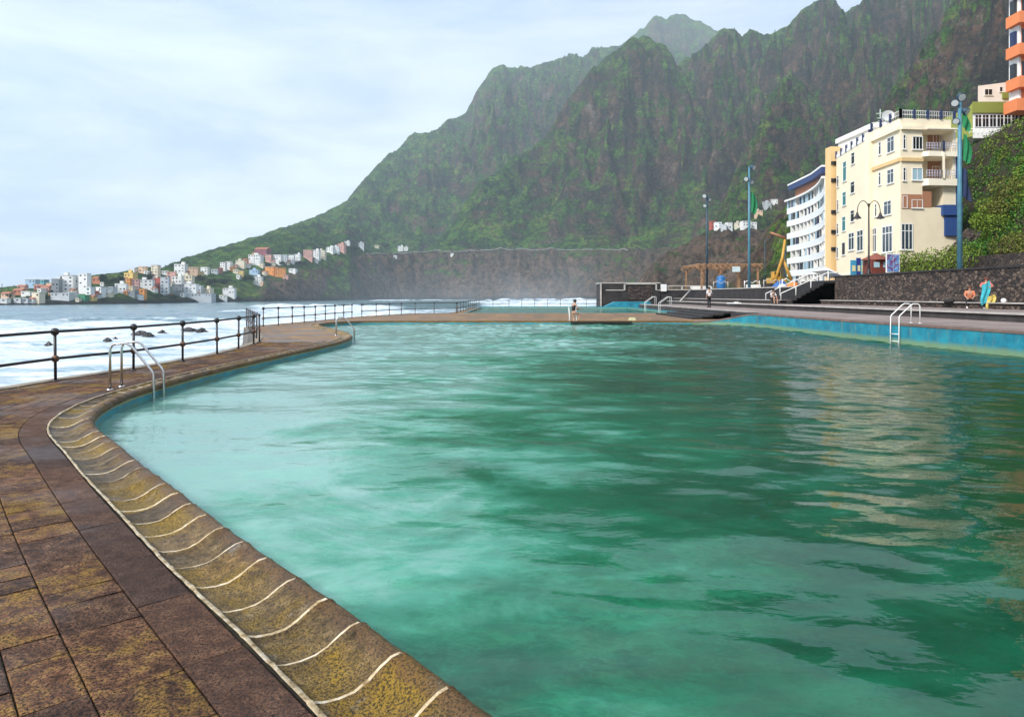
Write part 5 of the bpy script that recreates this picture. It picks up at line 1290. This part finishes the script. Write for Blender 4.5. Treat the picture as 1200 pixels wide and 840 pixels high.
# ================================================================== PROMENADE FURNITURE
WOODP = paint('orange_brown_timber', (.34,.19,.10), .75, .45, 3, .3)
root = empty('pergola', (29,92,2.3), 'orange-brown timber pergola on the promenade between two floodlight poles', 'pergola')
px0, px1, py0, py1 = 25.0, 32.4, 90.0, 98.0
for i in range(4):
    for yy in (py0, py1):
        x = px0+(px1-px0)*i/3; b = MB(); b.box((x,yy,2.3+1.55),(.22,.22,3.1)); b.build('post', WOODP, root)
        for s_ in (-1,1):
            b = MB(); b.tube([(x,yy,4.6),(x+s_*.75,yy,5.35)], .07, 4); b.build('brace', WOODP, root)
for yy in (py0, py1): b = MB(); b.box(((px0+px1)/2,yy,5.48),(px1-px0+1.2,.16,.26)); b.build('beam', WOODP, root)
for i in range(12):
    x = px0-.4+(px1-px0+.8)*i/11; b = MB(); b.box((x,(py0+py1)/2,5.70),(.10,py1-py0+1.4,.18)); b.build('rafter', WOODP, root)
BLUEP = paint('blue_plastic', (.02,.16,.42), .4, .2); 
b = MB(); b.lathe((27.2,90-1.2,2.35),[(.45,0),(.55,.2),(.60,.9),(.55,1.3),(.50,1.5)],16); b.lathe((27.2,88.8,3.85),[(.58,0),(.55,.12),(.2,.3),(.01,.35)],16); tag(b.build('water_barrel', BLUEP), 'blue round barrel under the pergola', 'barrel')
b = MB(); b.box((29.3,89.2,5.0),(1.0,.12,.7)); tag(b.build('sign_board', paint('pale_sign', (.55,.66,.68), .5)), 'small pale board hung from the front beam of the pergola', 'sign')
b = MB(); b.box2((30.0,87,2.38),(32.6,87.5,2.95)); tag(b.build('planter_box', WHITE), 'low white block right of the pergola on the parapet', 'planter')
# construction barriers, zigzag rail
def barrier(x, y, lb, mt):
    root = empty('barrier', (x,y,2.35), lb, 'barrier', 'barriers along the promenade edge')
    b = MB(); b.tube([(x-.9,y,3.15),(x-.45,y,3.4),(x,y,3.05),(x+.45,y,3.35),(x+.9,y,3.1)], .05, 6); b.build('rope', mt, root)
    for s_ in (-.9,.9): b = MB(); b.tube([(x+s_,y,2.35),(x+s_,y,3.35)], .05, 6); b.build('post', mt, root)
for i, (x, y, lb) in enumerate([(26.3,86,'rope barrier, leftmost, at the foot of the dark pole'),(29.0,82.5,'rope barrier just right of the blue barrel'),(29.3,77,'rope barrier beside the middle blue pole'),(30.0,73.5,'rope barrier between the middle pole and the yellow digger'),(30.3,70,'rope barrier, rightmost, by the yellow digger')]): barrier(x, y, lb, WHITE if i % 2 else CAP)
YEL = paint('digger_yellow', (.62,.33,.05), .5, .3)
root = empty('digger', (32.5,78,2.3), 'ochre yellow digger with its arm raised beside the white curved hotel', 'digger')
dx, dy = 30.6, 79.5
b = MB(); b.tube([(dx,dy,3.1),(dx+.9,dy,6.0),(dx+1.2,dy,8.1)], [.20,.17,.13], 6); b.build('boom', YEL, root)
b = MB(); b.tube([(dx+1.3,dy,8.2),(dx-.5,dy,8.9)], [.17,.12], 6); b.build('stick', BRICKP, root)
b = MB(); b.tube([(dx+2.2,dy+.3,3.0),(dx+1.0,dy+.2,5.9)], [.2,.15], 6); b.build('hydraulic_arm', YEL, root)
b = MB(); b.box((dx+.8,dy+1.6,3.3),(1.7,1.8,.7)); b.build('body', YEL, root)
b = MB(); b.box((dx+.7,dy+1.5,4.0),(.8,.9,.8)); cb = b.build('cab', YEL, root); b = MB(); b.box((dx+.7,dy+1.03,4.1),(.6,.05,.5)); b.build('window', DGLASS, cb)
for s_ in (-.9,.9): b = MB(); b.box((dx+.6+s_,dy+1.6,2.65),(.45,2.9,.7)); b.build('track', BLACK, root)
for x, y, c_, s_, lb in [(31.3,76,(.65,.20,.04),.75,'orange work tent heap beside the digger on the promenade'),(30.9,78.5,(.03,.12,.35),.9,'dark blue tarpaulin heap behind the rope barriers'),(29.9,75.5,(.7,.7,.68),.5,'white sack on the promenade edge between barriers')]:
    b = MB(); vs = []; nn = 12
    for i in range(6):
        for j in range(nn): a = j/nn*6.283; r_ = s_*(1-i/5.0)**.6*(1+.15*math.sin(j*2.1+i)); vs.append((x+r_*math.cos(a)*1.2, y+r_*math.sin(a), 2.35+s_*1.1*i/5))
    b.add(vs, [(i*nn+j,i*nn+(j+1)%nn,(i+1)*nn+(j+1)%nn,(i+1)*nn+j) for i in range(5) for j in range(nn)], 0, True); tag(b.build('tarpaulin_heap', paint('tarp_%d' % int(x*10), c_, .7)), lb, 'tarpaulin')
# canopy with blue boat-like kiosk at stair top
root = empty('market_parasol', (31,67,2.3), 'white canopy at the top of the black steps, left of the rubble wall', 'canopy')
b = MB(); b.add([(30.1,65,4.0),(31.9,65,3.3),(31.9,68.5,3.3),(30.1,68.5,4.0),(30.7,66.7,4.35)], [(0,1,4),(1,2,4),(2,3,4),(3,0,4),(3,2,1,0)]); b.build('canopy', WHITE, root)
for x, y in ((30.2,65.2),(31.8,65.2),(31.8,68.4),(30.2,68.4)): b = MB(); b.tube([(x,y,2.3),(x,y,3.4 if x > 31 else 4.0)], .05, 6); b.build('pole', WHITE, root)
b = MB(); b.box2((29.6,65.6,2.3),(32.0,66.3,3.0)); tag(b.build('counter', BLUEP), 'blue counter under the white canopy', 'counter')
# timber kiosk
kx, ky = 29.7, 55.6; root = empty('kiosk', (kx,ky,3), 'small red-brown timber kiosk with a pitched roof on the promenade by the poster stand', 'kiosk')
REDW = paint('red_brown_wood', (.17,.035,.02), .7, .4, 5, .3)
b = MB(); b.box((kx,ky,3.75),(1.55,1.4,1.5)); b.build('wall', REDW, root)
b = MB(); b.lathe((kx,ky,4.45),[(1.3,0),(1.3,.05),(.05,.55)],4); b.build('roof', paint('kiosk_roof', (.22,.06,.04), .8), root)
for s_ in (-.38,.38): b = MB(); b.box((kx+s_,ky-.72,4.05),(.45,.05,.42)); b.build('window', BGLASS, root)
# poster stand
PX0 = 29.0; root = empty('poster_stand', (PX0,52,3), 'white-framed poster stand with blue and purple pictures right of the timber kiosk', 'poster stand')
b = MB(); b.box((PX0,52,4.0),(1.02,.10,1.55)); b.build('frame', WHITE, root)
m = M('poster_print', .35); v = m.pos((2.2,1,2.2)); m.color(m.ramp(m.noise(v, 1.6, 3, .6, .8), [(.30, (.02,.05,.20)), (.44, (.20,.05,.12)), (.54, (.03,.25,.55)), (.66, (.55,.38,.30))])); 
for s_ in (-.24,.24): b = MB(); b.box((PX0+s_,51.94,4.05),(.44,.03,1.32)); b.build('poster', m.mat, root)
# blue shopfront signs at left of kiosk
for i, (x, w_, c_, lb) in enumerate([(1006,3,(.02,.04,.22),'dark blue sign pillar left of the timber kiosk'),(1000,4,(.05,.28,.45),'light blue sign panel at the foot of the cream hotel, leftmost'),(1011.5,4,(.20,.45,.45),'teal sign panel between the blue sign pillar and the kiosk')]):
    p = P(x, 320, 58.5); W = w_*1.6*58.5/F; root_ = MB(); root_.box((p.x,58.5,3.75),(W,.12,1.7 if i else 2.1)); ob = root_.build('sign', paint('sign_%d' % i, c_, .4)); tag(ob, lb, 'sign')
    q = MB(); q.box((p.x,58.42,3.9),(W*.6,.03,.5)); q.build('print', paint('sign_print_%d' % i, (.65,.6,.35), .5), ob)
b = MB(); b.box2((28.6,57.9,2.9),(33.5,58.0,3.4)); 

# ================================================================== PEOPLE
SKIN = M('skin', .5, (.50,.27,.18)); SKIN = SKIN.mat
def skin_mesh(name, joints, edges, root_i, mat, parent=None, sub=2):
    me = bpy.data.meshes.new(name); me.from_pydata([tuple(j[0]) for j in joints], edges, []); 
    o = bpy.data.objects.new(name, me); col.objects.link(o)
    o.modifiers.new('skin', 'SKIN'); 
    for i, j in enumerate(joints):
        sv = me.skin_vertices[0].data[i]; sv.radius = (j[1], j[2] if len(j) > 2 else j[1]); sv.use_root = (i == root_i)
    sb = o.modifiers.new('sub', 'SUBSURF'); sb.levels = sub; sb.render_levels = sub
    dg = bpy.context.evaluated_depsgraph_get(); ev = o.evaluated_get(dg); nm = bpy.data.meshes.new_from_object(ev)
    o.modifiers.clear(); o.data = nm; nm.name = name; nm.materials.clear(); nm.materials.append(mat)
    nm.polygons.foreach_set('use_smooth', [True]*len(nm.polygons))
    return o
def clothm(name, c): return paint(name, c, .9, .25, 8, .2)
def person(loc, face, J, label, top=None, bottom=None, hair=(.02,.015,.01), shoes=None, topc=None, extra=None, scale=1.0, bare=False):
    """J: dict of joint positions in metres in the figure's own frame (x right, y forward)"""
    ca, sa = math.cos(face), math.sin(face)
    def W(p): p = Vector(p)*scale; return Vector((loc[0]+p.x*ca-p.y*sa, loc[1]+p.x*sa+p.y*ca, loc[2]+p.z))
    root = empty('person', loc, label, 'person')
    names = ['pelvis','waist','chest','neck','head0','head1','shl','ell','wrl','hal','shr','elr','wrr','har','hil','knl','anl','tol','hir','knr','anr','tor']
    rad = dict(pelvis=(.135,.10), waist=(.115,.085), chest=(.145,.10), neck=(.05,.05), head0=(.075,.08), head1=(.075,.085), shl=(.055,.055), shr=(.055,.055), ell=(.04,.04), elr=(.04,.04), wrl=(.028,.028), wrr=(.028,.028), hal=(.035,.018), har=(.035,.018), hil=(.085,.085), hir=(.085,.085), knl=(.055,.055), knr=(.055,.055), anl=(.038,.04), anr=(.038,.04), tol=(.04,.025), tor=(.04,.025))
    idx = {n_: i for i, n_ in enumerate(names)}
    ed = [('pelvis','waist'),('waist','chest'),('chest','neck'),('neck','head0'),('head0','head1'),('chest','shl'),('shl','ell'),('ell','wrl'),('wrl','hal'),('chest','shr'),('shr','elr'),('elr','wrr'),('wrr','har'),('pelvis','hil'),('hil','knl'),('knl','anl'),('anl','tol'),('pelvis','hir'),('hir','knr'),('knr','anr'),('anr','tor')]
    js = [(W(J[n_]), rad[n_][0]*scale, rad[n_][1]*scale) for n_ in names]
    def own(o):
        o.data.transform(Matrix.Translation(-Vector(loc))); o.parent = root; return o
    own(skin_mesh('body', js, [(idx[a], idx[c]) for a, c in ed], 0, SKIN))
    def part(nm, sel, grow, mat):
        ii = {n_: i for i, n_ in enumerate(sel)}; e_ = [(ii[a], ii[c]) for a, c in ed if a in ii and c in ii]
        return own(skin_mesh(nm, [(W(J[n_]), rad[n_][0]*scale+grow, rad[n_][1]*scale+grow) for n_ in sel], e_, 0, mat))
    if top: part('top', ['pelvis','waist','chest','shl','shr']+(['ell','elr'] if top != 'swim' else []), .026 if top != 'swim' else .014, topc)
    if bottom: part('trousers', ['pelvis','hil','knl','hir','knr']+(['anl','anr'] if bottom == 'long' else []), .018, bottom_c[label])
    # face
    hd = (Vector(J['head0'])+Vector(J['head1']))*.5; fd = Vector(J.get('look', (0,1,0))).normalized(); rt = fd.cross(Vector((0,0,1))).normalized()
    b = MB(); b.lathe(W(hd+fd*.09+Vector((0,0,-.005))), [(.012,-.02),(.016,-.012),(.006,.02)], 6); b.build('nose', SKIN, root)
    for s_ in (-1,1): b = MB(); b.ball(W(hd+fd*.078+rt*.032*s_+Vector((0,0,.02))), .011*scale, 6); b.build('eye', BLACK, root)
    # hair cap
    b = MB(); b.ball(W(hd-fd*.018+Vector((0,0,.035))), .105*scale, 12, sz=1.05); b.build('hair', paint('hair', hair, .8), root)
    # fingers on each hand
    for a_, c_ in (('wrl','hal'),('wrr','har')):
        w_, h_ = Vector(J[a_]), Vector(J[c_]); dr = (h_-w_).normalized(); sd = dr.cross(Vector((0,1,.1))).normalized()
        b = MB()
        for k in range(4): st_ = h_+sd*(.022*(k-1.5)); b.tube([W(st_-dr*.02), W(st_+dr*.035), W(st_+dr*(.07-.008*abs(k-1.4))+Vector((0,.02,0)))], .0085*scale, 6)
        st_ = h_-dr*.03+sd*.035; b.tube([W(st_), W(st_+sd*.025+dr*.03), W(st_+sd*.028+dr*.055)], .010*scale, 6)
        b.build('fingers', SKIN, root)
    for f_ in ('l','r'):
        if shoes:
            b = MB(); a = Vector(J['an'+f_]); t = Vector(J['to'+f_]); b.tube([W(a+Vector((0,-.05,-.04))), W(a+(t-a)*.4+Vector((0,0,-.02))), W(t)], [.05,.052,.042], 10); b.build('shoe', shoes, root)
    return root
bottom_c = {}
STAND = dict(pelvis=(0,0,.92), waist=(0,0,1.08), chest=(0,0,1.30), neck=(0,0,1.47), head0=(0,.01,1.56), head1=(0,.015,1.66), shl=(-.18,0,1.40), ell=(-.24,-.02,1.12), wrl=(-.25,.05,.88), hal=(-.25,.08,.80), shr=(.18,0,1.40), elr=(.24,-.02,1.12), wrr=(.25,.05,.88), har=(.25,.08,.80), hil=(-.09,0,.86), knl=(-.10,.02,.48), anl=(-.10,0,.08), tol=(-.11,.16,.03), hir=(.09,0,.86), knr=(.10,.02,.48), anr=(.10,0,.08), tor=(.11,.16,.03))
SIT = dict(pelvis=(0,0,.12), waist=(0,.03,.28), chest=(0,.10,.48), neck=(0,.15,.64), head0=(0,.18,.72), head1=(0,.20,.82), shl=(-.18,.12,.57), ell=(-.22,.22,.34), wrl=(-.13,.42,.24), hal=(-.11,.48,.20), shr=(.18,.12,.57), elr=(.22,.22,.34), wrr=(.13,.42,.24), har=(.11,.48,.20), hil=(-.10,.04,.12), knl=(-.15,.45,.16), anl=(-.14,.48,-.24), tol=(-.15,.62,-.29), hir=(.10,.04,.12), knr=(.15,.45,.16), anr=(.14,.48,-.24), tor=(.15,.62,-.29))
l1 = 'person in white shirt and dark trousers standing on the terrace by the black steps'
bottom_c[l1] = clothm('dark_trousers', (.02,.02,.025)); person((16.9,58.5,.57), R(20), STAND, l1, 'shirt', 'long', topc=clothm('white_shirt', (.8,.8,.8)), shoes=BLACK)
l2 = 'person with pale top and bare legs sitting left of the tall black stairs'
bottom_c[l2] = clothm('black_shorts', (.02,.02,.02)); person((21.3,55.9,1.20), R(195), SIT, l2, 'shirt', 'short', topc=clothm('grey_white_top', (.6,.58,.58)), shoes=BLACK)
b = MB(); b.box((20.4,53,1.0),(.1,.1,.1))
l3 = 'person in an orange top and black trousers sitting on the stone bench, leaning forward'
bottom_c[l3] = clothm('black_trousers', (.012,.012,.014)); person((25.2,37.6,1.22), R(150), SIT, l3, 'shirt', 'long', topc=clothm('orange_top', (.62,.20,.10)), shoes=WHITE, hair=(.10,.04,.02))
J = dict(STAND); J.update(shl=(-.18,0,1.40), ell=(-.30,.10,1.22), wrl=(-.16,.28,1.20), hal=(-.10,.32,1.18), elr=(.30,.10,1.22), wrr=(.16,.28,1.20), har=(.10,.32,1.18))
l4 = 'person standing by the stone bench in a pink top, holding a turquoise towel'
bottom_c[l4] = clothm('black_leggings', (.012,.012,.016)); person((25.0,36.0,.89), R(160), J, l4, 'shirt', 'long', topc=clothm('pink_top', (.62,.16,.14)), shoes=WHITE, hair=(.12,.03,.015), scale=.95)
b = MB(); vs = []; fs = []
for i in range(13):
    for j in range(7): u, t = j/6, i/12; vs.append((24.55+.42*u+.05*math.sin(t*6), 35.7+.05*math.sin(u*9+t*4), 2.35-t*1.05-.25*(1-u)))
for i in range(12):
    for j in range(6): fs.append((i*7+j,(i+1)*7+j,(i+1)*7+j+1,i*7+j+1))
b.add(vs, fs, 0, True); tag(b.build('towel', clothm('turquoise_towel', (.05,.42,.50))), 'turquoise towel held by the standing person at the stone bench', 'towel')
b = MB(); vs = [(x_+.22, y_-.08, 1.0+(z_-1.3)*.62) for x_, y_, z_ in vs]; b.add(vs, fs, 0, True); tag(b.build('towel', clothm('yellow_cloth', (.62,.48,.12))), 'yellow cloth hanging below the turquoise towel', 'towel')
b = MB(); b.ball((25.35,35.2,1.32), .13, 10); tag(b.build('cloth_bag', WHITE), 'small white bag on the stone bench right of the standing person', 'bag')
b = MB(); b.ball((24.75,38.5,1.30), .22, 10, sz=.7); b.ball((24.8,38.9,1.27), .2, 10, sz=.7); tag(b.build('backpack', BLACK), 'black backpack on the stone bench left of the seated person', 'bag')
b = MB(); b.box((17.3+.9,56,.95),(1.1,.3,.1)); b.box((18.4,56,1.0),(.3,.25,.12)); tag(b.build('towel', clothm('white_towel', (.8,.8,.8))), 'white towel lying on the terrace edge behind the standing person in white', 'towel')
bpy.data.objects[-1] if False else None
# woman in black swimsuit climbing out at the far ladder
J = dict(pelvis=(0,0,.62), waist=(0,.03,.78), chest=(0,.06,.98), neck=(0,.10,1.14), head0=(0,.13,1.22), head1=(0,.15,1.32), shl=(-.17,.06,1.08), ell=(-.26,.16,.86), wrl=(-.20,.36,.80), hal=(-.18,.43,.78), shr=(.17,.06,1.08), elr=(.26,.16,.86), wrr=(.20,.36,.80), har=(.18,.43,.78), hil=(-.09,.02,.58), knl=(-.10,.14,.24), anl=(-.10,.02,-.12), tol=(-.10,.16,-.16), hir=(.09,.04,.58), knr=(.12,.38,.46), anr=(.12,.34,.08), tor=(.12,.50,.05), look=(0,1,-.1))
l5 = 'woman in a black swimsuit stepping up out of the water at the far ladder'
person((3.75,41.75,-.02), R(-60), J, l5, 'swim', None, topc=clothm('black_swimsuit', (.012,.012,.014)), scale=.98)

# ================================================================== DISTANT TREES, ROCKS, SPRAY
def faraway_tree(x, yb, w_, h_, lb, palm=False):
    p = hit(x, yb, 300) or P(x, yb, 700)
    W = w_*p.y/F; H = h_*p.y/F; root = empty('palm_tree' if palm else 'tree', p, lb, 'palm tree' if palm else 'tree', 'trees among the houses of the far town')
    b = MB(); b.tube([p+Vector((0,0,-1)), p+Vector((.3,0,H*.8 if palm else H*.5))], [.35,.2], 6); b.build('trunk', BARK, root); b = MB()
    if palm:
        for i in range(14):
            a = i*2.4; L_ = W*.55; c = p+Vector((.3,0,H*.8)); d_ = Vector((math.cos(a),math.sin(a),0)); s_ = Vector((-math.sin(a),math.cos(a),0))*L_*.12
            b.add([c, c+d_*L_*.5+Vector((0,0,L_*.3))+s_, c+d_*L_+Vector((0,0,-L_*.2)), c+d_*L_*.5+Vector((0,0,L_*.3))-s_], [(0,1,2,3)])
    else: lump(b, p+Vector((0,0,H*.45)), (W*.55,W*.5,H*.45), 420, max(W,H)*.13, 6)
    b.build('crown', LEAF3, root)
for a in [(2,341,3,9,'palm at the far left edge of the skyline',True),(9,344,3,8,'palm second from the left edge of the skyline',True),(16,342,3,9,'palm left of the pink house on the skyline',True),
          (120,335,7,13,'tallest dark pine on the crest behind the white row'),(127,336,8,9,'dark tree on the crest right of the tallest pine'),(135,335,9,11,'broad dark tree in the middle of the wooded crest'),(142,334,6,12,'slim dark tree left of the yellow house'),(146,341,5,6,'small dark tree between the white row and the yellow house'),
          (173,331,9,12,'dark tree beside the cream tower house'),(176,338,7,7,'dark tree right below the cream tower house'),(192,331,8,6,'dark tree above the tall grey house'),(201,352,10,6,'dark shrubby tree on the rocks below town',),
          (55,351,10,5,'dark tree left of the long terrace building'),(60,346,5,7,'dark tree at the foot of the dark grey block'),(80,351,9,4,'dark tree in front of the gridded white block'),
          (234,331,14,7,'dark tree clump right of the cream house'),(247,334,16,7,'broad dark tree clump on the slope above the seafront'),(290,332,12,8,'dark tree clump left of the lone white arch house'),(313,316,8,6,'dark tree left of the orange pair'),(331,312,7,6,'dark tree above the right orange house'),(355,313,12,7,'dark tree under the far row of houses'),(415,294,14,5,'long dark tree group at the end of the far row'),(450,291,12,5,'round dark tree alone above the cliff'),(262,333,14,6,'dark tree clump above the white seafront house'),(12,350,8,5,'dark tree between houses at the left edge'),(36,352,8,5,'dark tree left of the cream cube house'),(104,341,6,10,'dark tree left of the white tower base'),(185,350,10,5,'dark trees on the black rocks in mid town')]: faraway_tree(*a)
ROCKM = paint('wet_black_rock', (.035,.032,.034), .55, .6, .5, .8)
def rock(p, s, lb, name='sea_rock', cat='rock', grp='dark rocks in the surf'):
    b = MB(); n_, k_ = 14, 8; vs = []
    ph = random.uniform(0, 9)
    for i in range(k_+1):
        th = math.pi*.5*i/k_
        for j in range(n_): a = 6.2832*j/n_; r_ = 1+.28*math.sin(a*3+ph+i)+.18*math.sin(a*5+ph*2)+random.uniform(-.12,.12); vs.append((p[0]+s[0]*r_*math.cos(a)*math.cos(th), p[1]+s[1]*r_*math.sin(a)*math.cos(th), p[2]-.8+(s[2]+.8)*math.sin(th)*(1+.15*math.sin(a*2+ph))))
    b.add(vs, [(i*n_+j,i*n_+(j+1)%n_,(i+1)*n_+(j+1)%n_,(i+1)*n_+j) for i in range(k_) for j in range(n_)]); tag(b.build(name, ROCKM), lb, cat, grp)
for x, y, s_, lb in [(165,391.5,(2.6,2.2,.9),'largest dark rock in the surf, left of the third railing post'),(174,392.5,(1.8,1.4,.6),'dark rock touching the right of the largest one in the surf'),(190,389,(1.9,1.2,.55),'low dark rock in the surf between the second and third railing posts'),(221,386.5,(3.4,1.8,.8),'broad dark rock in the surf right of the third railing post'),(236,387,(2.6,1.5,.7),'dark rock at the right end of the surf rocks'),(126,398,(1.3,.9,.4),'small dark rock in the surf left of the second railing post'),(135,396,(1.0,.7,.3),'tiny dark rock in the surf close to the second railing post'),(57,402,(1.0,.7,.3),'tiny dark rock in the surf near the first railing post')]:
    rock(G(x, y, -5.6), (s_[0]*.55, s_[1]*.6, s_[2]*.55), lb)
# dark rocks along the town waterline
for x, lb_ in [(8,'the far left palms'),(40,'the cream cube house'),(60,'the dark grey block'),(84,'the gridded white block'),(98,'the green building'),(118,'the small red house'),(127,'the white waterfront row'),(136,'the broad white house, left one'),(145,'the broad white house, right one'),(156,'the low grey house'),(168,'the low orange-red house'),(177,'the dark red house, left one'),(186,'the dark red house, right one'),(197,'the tall pale grey house'),(255,'the tiny waterline hut'),(275,'the white house low by the sea')]:
    y = float(np.interp(x, [0,100,200,290], [357.3,356.3,354.6,352.8])); big_ = 1.5 if 125 < x < 190 else 1.0
    p = G(x, y, SEA); rock((p.x, p.y+random.uniform(6,16), SEA), (random.uniform(5,9)*big_, random.uniform(4,8), random.uniform(1.5,3.6)*big_), 'dark shore rock at the water below '+lb_, 'shore_rock', 'rock', 'shore rocks below the far town')
# drifting spray off the breakers: thin air-borne mist
sp_ = M('spray_air'); sp_.nt.nodes.remove(sp_.b); pv = sp_.n('ShaderNodeVolumePrincipled'); pv.inputs['Color'].default_value = (.97,.98,1,1)
tcg = sp_.n('ShaderNodeTexCoord').outputs['Generated']; sx_ = sp_.n('ShaderNodeSeparateXYZ'); sp_.l(tcg, sx_.inputs[0])
fx = sp_.math('MULTIPLY', sp_.ramp(sx_.outputs['X'], [(0, 0.), (.35, .75), (.72, 1.), (1, 0.)]), sp_.ramp(sx_.outputs['Y'], [(0, 0.), (.3, 1.), (.7, 1.), (1, 0.)]))
fz = sp_.math('POWER', sp_.math('SUBTRACT', 1.0, sx_.outputs['Z']), 2.2)
nz_ = sp_.ramp(sp_.noise(sp_.pos((1,.6,1.6)), .016, 4, .6, .5), [(.36, 0.), (.66, 1.)])
dn = sp_.math('MULTIPLY', sp_.math('MULTIPLY', fx, fz), sp_.math('MULTIPLY', nz_, .0011)); sp_.l(dn, pv.inputs['Density']); sp_.l(pv.outputs[0], sp_.out.inputs['Volume'])
b = MB(); b.box2((-420,640,-7),(230,1300,84)); tag(b.build('sea_spray', sp_.mat), kind='stuff')
